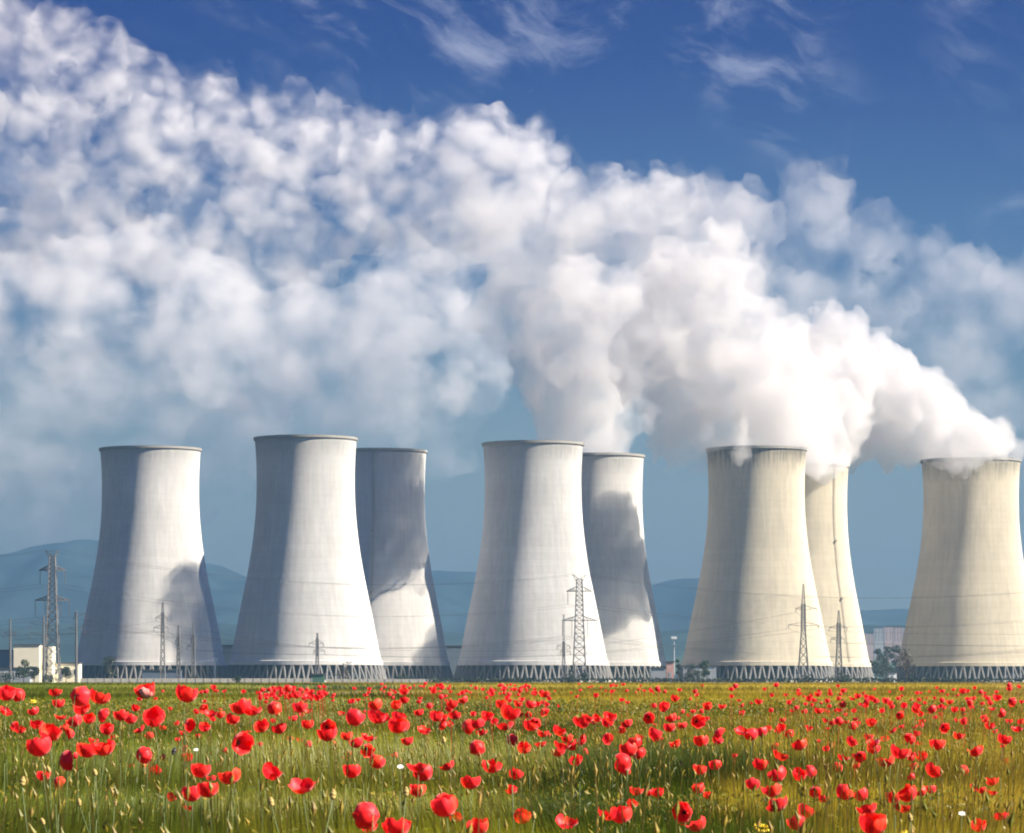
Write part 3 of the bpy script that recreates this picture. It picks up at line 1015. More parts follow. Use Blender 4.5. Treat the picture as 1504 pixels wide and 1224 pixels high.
# ----------------------------------------------------------------------------
# lattice pylons, masts and conductors
# ----------------------------------------------------------------------------
def lattice(mb, z0, z1, w0, w1, n, r, cx=0.0):
    """square lattice leg section between heights z0, z1, half widths w0, w1, n braced panels"""
    def ring(z):
        s = (z - z0) / (z1 - z0)
        h_ = w0 + (w1 - w0) * s
        return [Vector((cx + sx_ * h_, sy_ * h_, z)) for sx_, sy_ in ((-1, -1), (1, -1), (1, 1), (-1, 1))]
    zs, z = [z0], z0
    # panels shorten upward with the width
    ws = [w0 + (w1 - w0) * (i + .5) / n for i in range(n)]
    tot = sum(ws)
    for q in ws:
        z += q / tot * (z1 - z0)
        zs.append(z)
    for a, b_ in zip(zs[:-1], zs[1:]):
        A, B = ring(a), ring(b_)
        for k in range(4):
            k2 = (k + 1) % 4
            mb.bar(A[k], B[k], r)
            mb.bar(A[k], B[k2], r * .6)
            mb.bar(A[k2], B[k], r * .6)
            mb.bar(B[k], B[k2], r * .6)


def insulator(parent, x, z, L, ptop=None):
    mb = MB()
    n = max(5, int(L / .45))
    mb.bar((x, 0, z), (x, 0, z - L), .09, .09, 5)
    for i in range(n):
        zz = z - L * .12 - i * L * .76 / n
        mb.bar((x, 0, zz), (x, 0, zz - .16), .10, .27, 7)
    mb.build('insulator', M_glassy, parent)


def crossarm(parent, z, half, dz, r, w, sides=(-1, 1)):
    mb = MB()
    for s in sides:
        tip = Vector((s * half, 0, z))
        for yy in (-w, w):
            mb.bar((s * w, yy, z), tip, r)
            mb.bar((s * w, yy, z + dz), tip, r)
            for q in (.25, .5, .75):
                lo_ = Vector((s * w, yy, z)).lerp(tip, q)
                hi_ = Vector((s * w, yy, z + dz)).lerp(tip, q)
                mb.bar(lo_, hi_, r * .6)
                mb.bar(Vector((s * w, yy, z)).lerp(tip, q - .25), hi_, r * .6)
        for q in (0, .3, .6):
            mb.bar(Vector((s * w, -w, z)).lerp(tip, q), Vector((s * w, w, z)).lerp(tip, q), r * .6)
    mb.build('crossarm', M_steel, parent)


def big_pylon(px, top, arms, D, base_px, label, base=1001.5):
    """arms: (row, half width px, insulator px positions, insulator length px)"""
    x = P(px, 0, D).x
    H = px_m(base - top, D)
    root = tag(link('lattice_pylon', None, loc=(x, D, 0)), label, 'pylon', 'large lattice pylons with hanging insulators')
    bw = px_m(base_px, D) / 2
    zt = [px_m(base - a[0], D) for a in arms]
    ww = px_m(12, D) / 2
    z_low = zt[-1]
    mb = MB()
    lattice(mb, 0, z_low, bw, ww, 8, .27)
    mb.build('lower_body', M_steel, root)
    mb = MB()
    ztop = H * .955
    lattice(mb, z_low, ztop, ww, px_m(8, D) / 2, 9, .25)
    mb.build('upper_body', M_steel, root)
    mb = MB()
    for s in (-1, 1):
        for yy in (-.7, .7):
            mb.bar((s * .6, yy, ztop - 2.5), (s * px_m(10, D), 0, H), .15)
            mb.bar((s * .2, yy, ztop), (s * px_m(10, D), 0, H), .13)
    mb.bar((-px_m(5, D), 0, H - 1.6), (px_m(5, D), 0, H - 1.6), .12)
    mb.build('earth_wire_horn', M_steel, root)
    ends = []
    for (row, half, ins, L), z in zip(arms, zt):
        crossarm(root, z, px_m(half, D), 2.0, .21, ww)
        for q in ins:
            insulator(root, px_m(q, D), z - .1, px_m(L, D))
            ends.append((Vector((x + px_m(q, D), D, z - .1 - px_m(L, D)))))
    for s in (-1, 1):
        ends.append(Vector((x + s * px_m(10, D), D, H)))
    MB().box((-bw, -bw, .2), (1.6, 1.6, .8)).box((bw, -bw, .2), (1.6, 1.6, .8)).box((-bw, bw, .2), (1.6, 1.6, .8)).box((bw, bw, .2), (1.6, 1.6, .8)).build('footing', M_kerb, root)
    return ends


E1 = big_pylon(77, 807, [(837, 20, (-18, 18), 20), (881, 26, (-25, -11, 12, 25), 24)], 1520, 22, 'large grey lattice pylon above the white building at far left')
E2 = big_pylon(851, 843, [(868, 19, (-17, 17), 19), (911, 26, (-25, -11, 12, 25), 22)], 1640, 20, 'large lattice pylon standing before the middle tower, its right edge')


def small_mast(px, top, arms, D, base_px, label, topw=4.0, solid=False, splay=None, base=1001.5):
    x = P(px, 0, D).x
    H = px_m(base - top, D)
    root = tag(link('lattice_mast', None, loc=(x, D, 0)), label, 'mast', 'small transmission masts along the field edge')
    za = [px_m(base - a[0], D) for a in arms]
    mb = MB()
    if solid:
        mb.path([(0, 0, 0), (0, 0, H * .5), (0, 0, H)], [.62, .52, .36], 8)
        mb.build('pole', M_steel, root)
    else:
        zs = min(za) - 2.5
        lattice(mb, 0, zs, px_m(base_px, D) / 2, px_m(topw, D) / 2, 6, .20)
        mb.build('lower_body', M_steel, root)
        mb = MB()
        lattice(mb, zs, max(za) + 2.0, px_m(topw, D) / 2, px_m(topw * .85, D) / 2, 9, .24)
        mb.build('upper_body', M_steel, root)
        mb = MB()
        lattice(mb, max(za) + 2.0, H, px_m(topw * .8, D) / 2, .25, 7, .10)
        mb.build('peak', M_steel, root)
    ends = []
    for (row, l, r), z in zip(arms, za):
        mb = MB()
        for s, q in ((-1, l), (1, r)):
            if q <= 0:
                continue
            tip = Vector((s * px_m(q, D), 0, z + (.8 if solid else 0)))
            w_ = .3 if solid else px_m(topw, D) / 2 * .9
            for yy in (-w_, w_):
                mb.bar((s * w_, yy, z - .5), tip, .12)
                mb.bar((s * w_, yy, z + 1.1), tip, .12)
            mb.bar((s * px_m(q * .5, D), 0, z - .3), (s * px_m(q * .5, D), 0, z + .6), .08)
        mb.build('crossarm', M_steel, root)
        for s, q in ((-1, l), (1, r)):
            if q > 0:
                insulator(root, s * px_m(q, D), z, 1.7)
                ends.append(Vector((x + s * px_m(q, D), D, z - 1.7)))
    return ends


SM = []
SM.append(small_mast(15, 908, [(931, 9, 8)], 1540, 6, 'thin dark pole mast nearest the left edge', solid=True))
SM.append(small_mast(64, 903, [(917, 20, 5), (931, 20, 5)], 1500, 6, 'thin dark pole mast before the white building, arms to the left', solid=True))
SM.append(small_mast(112, 896, [(903, 3, 14), (924, 12, 12)], 1520, 6, 'dark pole mast between low pale building and leftmost tower', solid=True))
SM.append(small_mast(239, 884, [(906, 10, 6), (921, 13, 8)], 1540, 7, 'tallest lattice mast in front of the leftmost tower', topw=4.4))
SM.append(small_mast(262, 918, [(940, 4, 4)], 1560, 5, 'small greenish mast, middle of three before the leftmost tower', topw=3.6))
SM.append(small_mast(284, 913, [(938, 3, 6), (948, 9, 5)], 1560, 6, 'rightmost of three masts before the leftmost tower', topw=3.8))
SM.append(small_mast(466, 929, [(944, 12, 9), (955, 5, 11)], 1560, 6, 'short mast before the middle of the tallest tower', topw=3.6))
SM.append(small_mast(828, 902, [(948, 10, 9), (956, 5, 10)], 1560, 6, 'slim mast just left of the large middle pylon', topw=3.2))
SM.append(small_mast(1180, 857, [(893, 11, 20), (917, 22, 22)], 1560, 16, 'tall lattice mast with splayed legs before the notched cream tower', topw=6.0))
SM.append(small_mast(1232, 896, [(921, 14, 12), (938, 12, 8)], 1600, 11, 'smaller lattice mast before the sunlit cream tower, right of tall mast', topw=5.6))


def conductor(pts, sag, label, r=0.055):
    cu = MB()
    for a, b_ in zip(pts[:-1], pts[1:]):
        n = 14
        q = [a.lerp(b_, i / n) - Vector((0, 0, sag * 4 * (i / n) * (1 - i / n) * min(1.4, (b_ - a).length / 250))) for i in range(n + 1)]
        for u, v_ in zip(q[:-1], q[1:]):
            cu.bar(u, v_, r, r, 4)
    return tag(cu.build('power_line', M_wire), label, 'power line', 'overhead power lines')


OFFL, OFFR = Vector((-240, -60, 0)), Vector((300, 120, 4))
nm = ['upper arm left', 'upper arm right', 'lower arm far left', 'lower arm inner left', 'lower arm inner right', 'lower arm far right', 'left horn', 'right horn']
for i, (a, b_) in enumerate(zip(E1, E2)):
    conductor([a + OFFL, a, b_, b_ + OFFR], 9.0, 'thin power line hung from the %s of both large pylons' % nm[i], 0.05)
for i, (k, lab) in enumerate((((0, 1), 'power line on the left arm tips of the small masts'), ((1, 2), 'power line on the right arm tips of the small masts'))):
    chain = [SM[2][min(i + 2, len(SM[2]) - 1)], SM[3][i + 2], SM[5][i + 2], SM[6][i + 2], SM[7][i + 2], SM[8][i + 2], SM[9][i + 2]]
    conductor([chain[0] + Vector((-160, -20, 0))] + chain + [chain[-1] + Vector((220, 30, 2))], 2.5, 'lower ' + lab, 0.05)
chain = [SM[0][0], SM[1][2], SM[2][2], SM[3][0], SM[6][0], SM[7][0], SM[8][0], SM[9][0]]
conductor(chain + [chain[-1] + Vector((220, 30, 2))], 2.5, 'upper power line joining all small masts along the field edge', 0.05)

# ----------------------------------------------------------------------------
# the field
# ----------------------------------------------------------------------------
def blades_mesh(name, x, y, h, wd, lean, cols, seed, mat, segs=2):
    """tapering bent blades; arrays of equal length"""
    r_ = np.random.default_rng(seed)
    n = len(x)
    yaw = r_.uniform(0, 2 * np.pi, n)
    la = r_.uniform(0, 2 * np.pi, n)
    ux, uy = np.cos(yaw) * wd / 2, np.sin(yaw) * wd / 2
    lx, ly = np.cos(la) * lean * h, np.sin(la) * lean * h
    z0 = np.zeros(n)
    mid = 0.55
    mx, my = x + lx * .28, y + ly * .28
    tx, ty = x + lx, y + ly
    V = np.stack([
        np.stack([x - ux, y - uy, z0], 1), np.stack([x + ux, y + uy, z0], 1),
        np.stack([mx + ux * .85, my + uy * .85, h * mid], 1), np.stack([mx - ux * .85, my - uy * .85, h * mid], 1),
        np.stack([tx, ty, h * np.sqrt(np.maximum(0.3, 1 - lean ** 2 * .5))], 1)], 1)
    i = np.arange(n) * 5
    quad = np.stack([i, i + 1, i + 2, i + 3], 1)
    tri = np.stack([i + 3, i + 2, i + 4], 1)
    me = bpy.data.meshes.new(name)
    me.vertices.add(n * 5)
    me.vertices.foreach_set('co', V.astype(np.float32).ravel())
    loops = np.concatenate([quad, tri], 1).ravel()
    me.loops.add(n * 7)
    me.loops.foreach_set('vertex_index', loops.astype(np.int32))
    me.polygons.add(n * 2)
    st = (np.arange(n)[:, None] * 7 + np.array([0, 4])).ravel()
    me.polygons.foreach_set('loop_start', st.astype(np.int32))
    me.polygons.foreach_set('loop_total', np.tile([4, 3], n).astype(np.int32))
    ca = me.color_attributes.new('Col', 'FLOAT_COLOR', 'POINT')
    C4 = np.ones((n, 5, 4), np.float32)
    C4[:, :, :3] = cols[:, None, :]
    ca.data.foreach_set('color', C4.ravel())
    me.materials.append(mat)
    me.update(calc_edges=True)
    return me


def wedge(n, d0, d1, half_deg, seed, power=1.0):
    """random ground points in the viewed wedge, even per area when power = 2"""
    r_ = np.random.default_rng(seed)
    u = r_.uniform(0, 1, n)
    d = (d0 ** power + u * (d1 ** power - d0 ** power)) ** (1 / power)
    a = np.radians(r_.uniform(-half_deg, half_deg, n))
    return d * np.tan(a), d


def patchy(x, y, seed, k=0.35):
    r_ = np.random.default_rng(seed)
    s = np.zeros_like(x)
    for i in range(7):
        f_ = k * 1.7 ** i
        th = r_.uniform(0, 6.28)
        s += np.sin((x * np.cos(th) + y * np.sin(th)) * f_ + r_.uniform(0, 6.28)) / 1.35 ** i
    return s / 2.4


def grass_cols(n, x, y, seed, dry):
    r_ = np.random.default_rng(seed)
    pal = np.array([(0.115, 0.145, 0.012), (0.18, 0.185, 0.016), (0.045, 0.07, 0.008), (0.28, 0.22, 0.022), (0.36, 0.265, 0.032), (0.40, 0.29, 0.055)])
    p = np.clip(dry + 0.09 * patchy(x, y, seed + 1) + r_.uniform(-.12, .12, n), 0, 1)
    pr = np.stack([(1 - p) * .40, (1 - p) * .35, (1 - p) * .25, p * .5, p * .35, p * .15], 1)
    cum = np.cumsum(pr / pr.sum(1, keepdims=True), 1)
    k = (r_.uniform(0, 1, n)[:, None] > cum).sum(1)
    return pal[np.minimum(k, 5)] * r_.uniform(0.55, 1.3, n)[:, None]


def grass_layer(name, n, d0, d1, hd, h0, h1, w0, w1, seed, dry, label, power=2.0, lean=0.35):
    x, y = wedge(n, d0, d1, hd, seed, power)
    r_ = np.random.default_rng(seed + 5)
    h = r_.uniform(h0, h1, n) * (1 + 0.13 * patchy(x, y, seed + 2, .5))
    wd = r_.uniform(w0, w1, n) * (0.6 + 0.4 * y / d1)
    ln = r_.uniform(0.03, lean, n)
    me = blades_mesh(name, x, y, h, wd, ln, grass_cols(n, x, y, seed, dry), seed, M_grass)
    return tag(link(name, me), label, kind='stuff')


grass_layer('tall_grass', 105000, 7.5, 24, 10.5, 0.22, 0.51, 0.004, 0.009, 201, 0.27, 'tall green and straw coloured grass of the near field')
grass_layer('tall_grass', 95000, 23, 60, 10.0, 0.34, 0.62, 0.007, 0.015, 202, 0.42, 'olive grass of the middle field')
grass_layer('tall_grass', 90000, 58, 190, 9.6, 0.38, 0.66, 0.03, 0.06, 203, 0.58, 'golden olive grass of the far field')
grass_layer('tall_grass', 70000, 185, 720, 9.4, 0.40, 0.70, 0.12, 0.30, 204, 0.68, 'yellowish crop at the far edge of the field', lean=.2)

# flowering grass stalks and ripening seed heads among the poppies
def seed_heads(n, d0, d1, seed):
    r_ = np.random.default_rng(seed)
    x, y = wedge(n, d0, d1, 10, seed, 2.0)
    V, Fc, C = [], [], []
    for i in range(n):
        h = r_.uniform(.42, .70)
        L, w_ = r_.uniform(.03, .06), r_.uniform(.005, .009)
        lx, ly = r_.uniform(-.08, .08), r_.uniform(-.08, .08)
        b_ = len(V)
        sw = .0016
        V += [(x[i] - sw, y[i], 0), (x[i] + sw, y[i], 0), (x[i] + lx + sw, y[i] + ly, h), (x[i] + lx - sw, y[i] + ly, h)]
        Fc.append((b_, b_ + 1, b_ + 2, b_ + 3))
        b2 = len(V)
        px_, py_ = x[i] + lx, y[i] + ly
        V += [(px_, py_, h), (px_ - w_, py_, h + L * .45), (px_, py_ - w_, h + L * .45), (px_ + w_, py_, h + L * .45), (px_, py_ + w_, h + L * .45), (px_ + lx * .2, py_, h + L)]
        for q in range(4):
            a = b2 + 1 + q
            c = b2 + 1 + (q + 1) % 4
            Fc += [(b2, c, a), (b2 + 5, a, c)]
        col = np.array([(.34, .26, .05), (.28, .25, .04), (.20, .20, .03), (.38, .27, .08)][r_.integers(0, 4)]) * r_.uniform(.7, 1.2)
        C += [col * .6] * 4 + [col] * 6
    me = mesh_from('seed_heads', V, Fc, [M_grass])
    ca = me.color_attributes.new('Col', 'FLOAT_COLOR', 'POINT')
    C4 = np.ones((len(V), 4), np.float32)
    C4[:, :3] = np.array(C)
    ca.data.foreach_set('color', C4.ravel())
    return tag(link('seed_heads', me), 'straw coloured grass seed heads scattered through the field', kind='stuff')


seed_heads(4200, 8, 50, 301)


def weeds(n, d0, d1, seed):
    """small broad leaves and half-hidden flower stalks that break up the even grass"""
    r_ = np.random.default_rng(seed)
    x, y = wedge(n, d0, d1, 10, seed, 2.0)
    cs, k = [], 9
    base = np.stack([np.repeat(x, k), np.repeat(y, k)], 1)
    N_ = n * k
    hh = np.repeat(r_.uniform(.35, .66, n), k) * r_.uniform(.45, 1.0, N_)
    p = np.stack([base[:, 0] + r_.normal(0, .035, N_), base[:, 1] + r_.normal(0, .035, N_), hh], 1)
    u = r_.normal(size=(N_, 3)) * np.array([1, 1, .9])
    u /= np.linalg.norm(u, axis=1)[:, None]
    w_ = np.cross(u, r_.normal(size=(N_, 3)))
    w_ /= np.linalg.norm(w_, axis=1)[:, None]
    L = r_.uniform(.014, .038, N_)[:, None]
    V = np.stack([p - u * L, p + w_ * L * .3, p + u * L, p - w_ * L * .3], 1).reshape(-1, 3)
    me = bpy.data.meshes.new('weeds')
    me.from_pydata(V.tolist(), [], np.arange(N_ * 4).reshape(-1, 4).tolist())
    me.materials.append(M_grass)
    pal = np.array([(.10, .135, .012), (.18, .195, .018), (.03, .05, .01), (.32, .25, .025), (.40, .28, .05)])
    kk = np.repeat(r_.choice(5, n, p=[.3, .25, .2, .15, .1]), k)
    C4 = np.ones((N_, 4), np.float32)
    C4[:, :3] = pal[kk] * r_.uniform(.7, 1.3, N_)[:, None]
    ca = me.color_attributes.new('Col', 'FLOAT_COLOR', 'POINT')
    ca.data.foreach_set('color', np.repeat(C4, 4, 0).ravel())
    tag(link('weeds', me), 'small leafy weeds mixed into the grass of the field', kind='stuff')


weeds(32000, 8, 80, 401)

# ---- poppies -----------------------------------------------------------------
def petal_mat():
    m_, t = new_mat('poppy_petal')
    co = t.n('ShaderNodeTexCoord').outputs['Object']
    rnd = t.n('ShaderNodeObjectInfo').outputs['Random']
    nz = t.noise(co, 60, 4.0, .6)
    c = t.mix(nz, (0.80, 0.006, 0.010), (0.92, 0.028, 0.030))
    c = t.mix(t.sm(rnd, .6, 1.0, 0, .6), c, (0.92, 0.075, 0.018))
    c = t.mix(t.sm(rnd, .4, .0, 0, .55), c, (0.90, 0.035, 0.06))
    d = t.n('ShaderNodeBsdfPrincipled', {'Base Color': c, 'Roughness': 0.5, 'Specular IOR Level': 0.25, 'Sheen Weight': 0.25, 'Sheen Roughness': 0.4})
    tr = t.n('ShaderNodeBsdfTranslucent', {'Color': c})
    s = t.n('ShaderNodeMixShader', {0: 0.35, 1: d.outputs[0], 2: tr.outputs[0]})
    t.n('ShaderNodeOutputMaterial', {'Surface': s.outputs[0]})
    return m_


M_petal = petal_mat()
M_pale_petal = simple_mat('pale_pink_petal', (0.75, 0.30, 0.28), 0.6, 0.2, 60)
M_stem = simple_mat('poppy_stem', (0.07, 0.10, 0.025), 0.7, 0.25, 8)
M_centre = simple_mat('poppy_centre', (0.012, 0.010, 0.014), 0.6, 0.3, 100)
M_yellow = simple_mat('yellow_petal', (0.75, 0.55, 0.03), 0.6, 0.12, 60)
M_whitep = simple_mat('white_petal', (0.80, 0.79, 0.72), 0.6, 0.08, 60)
M_bud = simple_mat('straw_bud', (0.30, 0.22, 0.07), 0.8, 0.25, 80)


def petal_geo(rr, ang, open_, k, seed, nu=8, nv=6):
    """one petal of a flower whose widest radius is rr; open_ is the arc of the bowl in radians (small = saucer, large = globe)"""
    r_ = random.Random(seed)
    p1, p2, p3 = r_.uniform(0, 6.28), r_.uniform(0, 6.28), r_.uniform(0, 6.28)
    span = r_.uniform(.95, 1.15)
    op = open_ * r_.uniform(.9, 1.1)
    R0 = rr / math.sin(min(op, math.pi / 2))
    lift = 0.03 * (k % 2)
    V, Fc = [], []
    for j in range(nv + 1):
        t = j / nv
        for i in range(nu + 1):
            u = -1 + 2 * i / nu
            edge_ = 1 - .05 * u * u * t + .045 * math.sin(4.2 * u + p1) * t + .04 * math.sin(9 * u + p2) * t * t
            th = op * t * edge_
            rad = R0 * math.sin(th)
            z = R0 * (1 - math.cos(th)) * (1.0 if op > 1.4 else 1.15)
            phi = ang + u * span * (0.55 + .45 * min(1, t * 2.2))
            rip = rr * .085 * math.sin(5 * u + p3 + 3 * t) * t
            rad *= 1 + .07 * math.sin(6 * u + p2 + 2.5 * t) * t
            V.append(((rad + lift * rr) * math.cos(phi), (rad + lift * rr) * math.sin(phi), z + rip + lift * rr * .5))
    for j in range(nv):
        for i in range(nu):
            a = j * (nu + 1) + i
            Fc.append((a, a + 1, a + nu + 2, a + nu + 1))
    return V, Fc


def centre_geo(rr):
    m_ = MB()
    m_.path([(0, 0, 0), (0, 0, rr * .16), (0, 0, rr * .30), (0, 0, rr * .36)], [rr * .10, rr * .17, rr * .15, rr * .19], 8)
    for k in range(14):
        a = k * 2.399
        q = rr * (.22 + .10 * (k % 3) / 2)
        m_.bar((rr * .08 * math.cos(a), rr * .08 * math.sin(a), rr * .05), (q * math.cos(a), q * math.sin(a), rr * (.24 + .05 * (k % 2))), rr * .012, rr * .035, 4)
    return m_.v, m_.f


FORMS = [('globe shaped', 2.15), ('cupped', 1.85), ('half open', 1.65), ('wide open', 1.15), ('drooping', 1.75), ('cupped', 1.95)]
PET = []
for fi, (nm_, op) in enumerate(FORMS):
    ps = []
    for k in range(4):
        v, f = petal_geo(1.0 if k % 2 else .96, k * math.pi / 2 + .2, op * (1.0 if k % 2 else .97), k, fi * 17 + k * 5 + 3)
        ps.append(mesh_from('petal', v, f, [M_petal], True))
    PET.append(ps)
v, f = centre_geo(1.0)
CEN = mesh_from('flower_centre', v, f, [M_centre], True)


def stem_mesh(h, bend, r, name='stem'):
    m_ = MB()
    pts = [(0, 0, 0), (bend * .15, 0, h * .35), (bend * .45, bend * .1, h * .7), (bend, bend * .2, h)]
    m_.path(pts, [r * 1.2, r, r * .9, r * .85], 5)
    return mesh_from(name, m_.v, m_.f, [M_stem], True), Vector(pts[-1])


LEFT = [(25, 98, 75), (95, 92, 60), (18, 165, 60), (250, 82, 60), (330, 98, 90), (265, 135, 50), (428, 108, 85), (650, 85, 85, 'pale'), (812, 100, 90), (155, 170, 45),
        (265, 190, 50), (345, 155, 75), (435, 180, 60), (335, 215, 65), (395, 205, 50), (50, 228, 40), (82, 250, 45), (155, 228, 50), (295, 240, 40), (220, 268, 90),
        (325, 262, 45), (480, 252, 55), (530, 190, 60), (575, 205, 55), (590, 155, 35), (685, 205, 90), (625, 245, 50), (715, 240, 30), (820, 225, 55), (898, 240, 50),
        (888, 150, 40), (930, 175, 55), (975, 185, 40), (1018, 205, 60), (1068, 155, 85), (1115, 160, 85), (1210, 145, 60), (1155, 240, 65), (1240, 248, 60), (1322, 155, 60), (1365, 165, 30),
        (1300, 200, 35), (1358, 230, 50), (1440, 235, 65), (1445, 275, 80), (1465, 310, 30), (1265, 70, 35), (1360, 95, 45), (1310, 100, 30), (1280, 100, 30),
        (1395, 110, 30), (185, 335, 105), (262, 385, 85), (410, 300, 40), (370, 345, 85), (460, 335, 95), (618, 360, 70), (580, 405, 30), (635, 410, 30), (688, 433, 45),
        (195, 455, 60), (245, 475, 55), (828, 375, 45), (828, 330, 30), (785, 298, 25), (885, 435, 85), (935, 465, 40), (1022, 460, 95), (1182, 440, 85), (1340, 495, 110),
        (850, 540, 85), (920, 520, 90), (880, 500, 50), (750, 550, 45), (1042, 305, 95), (1150, 320, 25), (1280, 290, 30), (1322, 295, 30), (1065, 355, 20), (828, 590, 35), (660, 280, 35)]
MIDL = [(278, 82, 40), (280, 120, 40), (160, 145, 60), (155, 195, 85), (185, 190, 60), (248, 145, 45), (250, 195, 60), (250, 240, 80), (290, 240, 50), (50, 205, 80),
        (30, 280, 50), (75, 310, 60), (120, 280, 65), (110, 335, 60), (5, 175, 30), (25, 355, 40), (365, 248, 60), (298, 302, 50), (245, 365, 30), (150, 398, 65),
        (45, 440, 75), (350, 175, 40), (425, 195, 55), (455, 200, 40), (440, 225, 40), (495, 140, 50), (505, 185, 55), (480, 225, 30), (550, 120, 40), (550, 230, 60),
        (605, 225, 65), (625, 258, 50), (650, 192, 50), (608, 320, 68), (705, 140, 45), (775, 135, 35), (740, 180, 85), (730, 228, 75), (790, 180, 40), (830, 140, 40),
        (850, 140, 30), (832, 180, 30), (890, 165, 40), (830, 235, 60), (870, 215, 50), (900, 90, 50), (770, 290, 50), (808, 335, 55), (895, 268, 45), (885, 310, 50),
        (955, 255, 55), (1005, 290, 50), (975, 315, 70), (978, 348, 55), (1025, 325, 50), (1070, 300, 50), (1095, 345, 35), (1045, 388, 55), (1055, 215, 75), (1085, 200, 50),
        (1125, 200, 40), (1120, 215, 30), (1185, 195, 55), (1180, 222, 50), (1165, 285, 50), (1270, 222, 50), (1235, 245, 35), (1320, 278, 35), (1375, 272, 60), (1395, 290, 40),
        (1362, 192, 50), (1430, 150, 45), (1420, 160, 30), (1470, 112, 35), (1382, 150, 25), (1470, 200, 45), (1445, 242, 50), (1480, 315, 45), (1300, 315, 60), (1275, 345, 75),
        (1275, 380, 80), (1335, 360, 55), (1240, 420, 65), (1265, 440, 40), (1490, 230, 30), (345, 410, 90), (365, 450, 85), (345, 525, 70), (480, 408, 65), (668, 415, 80),
        (765, 450, 60), (748, 518, 50), (575, 485, 85), (430, 560, 80), (470, 600, 110), (500, 640, 60), (145, 625, 115), (120, 680, 70), (255, 690, 115), (615, 685, 95),
        (790, 640, 75), (995, 655, 95), (1165, 620, 85), (1240, 635, 90), (1280, 580, 45), (1305, 522, 55), (1405, 530, 55), (1370, 528, 30), (1490, 630, 70)]
RIGHT = [(20, 605, 85), (85, 668, 80), (80, 425, 60), (148, 408, 52), (85, 510, 55), (118, 535, 40), (15, 230, 35), (65, 208, 60), (10, 172, 20), (118, 148, 40),
         (180, 145, 30), (340, 125, 32), (255, 122, 20), (270, 180, 25), (460, 98, 22), (515, 83, 30), (600, 92, 28), (568, 112, 28), (602, 165, 35), (690, 115, 22),
         (715, 140, 30), (750, 108, 30), (778, 100, 30), (800, 125, 35), (832, 110, 28), (855, 122, 28), (905, 122, 28), (950, 115, 20), (812, 150, 22), (720, 185, 22),
         (650, 150, 20), (885, 170, 25), (925, 155, 25), (957, 180, 35), (1020, 160, 38), (1048, 178, 30), (1108, 160, 40), (1145, 125, 25), (1180, 125, 30), (1200, 160, 30),
         (1275, 125, 30), (1270, 152, 22), (1240, 185, 22), (1235, 80, 28), (1383, 108, 35), (1440, 122, 40), (1365, 152, 30), (1425, 172, 40), (1338, 205, 28), (1350, 232, 40),
         (1440, 210, 30), (1475, 240, 50), (1490, 215, 30), (1380, 260, 25), (1410, 292, 58), (1205, 212, 22), (1213, 275, 45), (1145, 235, 45), (1060, 210, 30), (1055, 235, 28),
         (1018, 280, 50), (1045, 305, 30), (935, 248, 38), (970, 240, 22), (832, 217, 45), (750, 225, 38), (680, 208, 38), (630, 212, 28), (645, 245, 20), (740, 302, 50),
         (660, 315, 35), (845, 300, 60, 'pale'), (820, 280, 40), (892, 288, 35), (850, 335, 55), (712, 368, 52), (782, 360, 50), (697, 410, 45), (770, 408, 35), (955, 350, 80),
         (920, 385, 70), (875, 385, 45), (1052, 368, 48), (1028, 410, 35), (1020, 458, 35), (1090, 430, 72), (1125, 315, 65), (1295, 345, 60), (1308, 330, 30), (1410, 382, 42, 'pale'),
         (1258, 418, 45), (1365, 475, 55), (1280, 500, 45), (1318, 515, 30), (1365, 520, 30), (1410, 622, 70), (1305, 672, 65), (265, 250, 58), (312, 275, 58), (350, 260, 48),
         (385, 245, 30), (438, 240, 40), (447, 213, 28), (480, 270, 40), (400, 318, 38), (428, 358, 68), (530, 315, 65), (150, 260, 55), (150, 295, 45), (90, 302, 60),
         (355, 405, 65), (438, 450, 75), (512, 448, 62), (590, 425, 55, 'pale'), (313, 490, 62), (400, 518, 78), (440, 572, 100), (405, 575, 50), (585, 512, 52), (623, 552, 38),
         (700, 530, 70), (800, 540, 62), (820, 595, 85), (838, 672, 110), (925, 548, 65), (965, 585, 78), (1015, 535, 78), (1065, 522, 45), (1095, 512, 42), (530, 610, 70), (512, 660, 78)]
PP = [(c[0] / 3.008, 990 + c[1] / 3.008, c[2] / 3.008, len(c) > 3) for c in LEFT] + \
     [(500 + c[0] / 3.008, 990 + c[1] / 3.008, c[2] / 3.008, len(c) > 3) for c in MIDL] + \
     [(1000 + c[0] / 2.984, 990 + c[1] / 2.984, c[2] / 2.984, len(c) > 3) for c in RIGHT]
PP.sort(key=lambda q: -q[2])
FARP = PP[296:]
PP = PP[:296]

ZONES = [(0, 120, 'below the white building'), (120, 225, 'under left half of leftmost tower'), (225, 325, 'under right half of leftmost tower'),
         (325, 450, 'under left half of tallest tower'), (450, 570, 'under right half of tallest tower'), (570, 672, 'under the mostly shaded tower'),
         (672, 785, 'under left half of middle tower'), (785, 904, 'under right half of middle tower'), (904, 1004, 'under the half shaded tower'),
         (1004, 1111, 'under left half of notched tower'), (1111, 1225, 'under right half of notched tower'), (1225, 1322, 'under the gap with town'),
         (1322, 1420, 'under left half of rightmost tower'), (1420, 1600, 'under right half of rightmost tower')]
ROWS = [(0, 1026, 'near the horizon'), (1026, 1043, 'high in the field'), (1043, 1062, 'in upper field'), (1062, 1085, 'above mid field'), (1085, 1112, 'at mid field'),
        (1112, 1145, 'below mid field'), (1145, 1180, 'low in the field'), (1180, 1400, 'at the bottom edge')]
ORD = ['first', 'second', 'third', 'fourth', 'fifth', 'sixth', 'seventh', 'eighth', 'ninth', 'tenth', 'eleventh', 'twelfth']
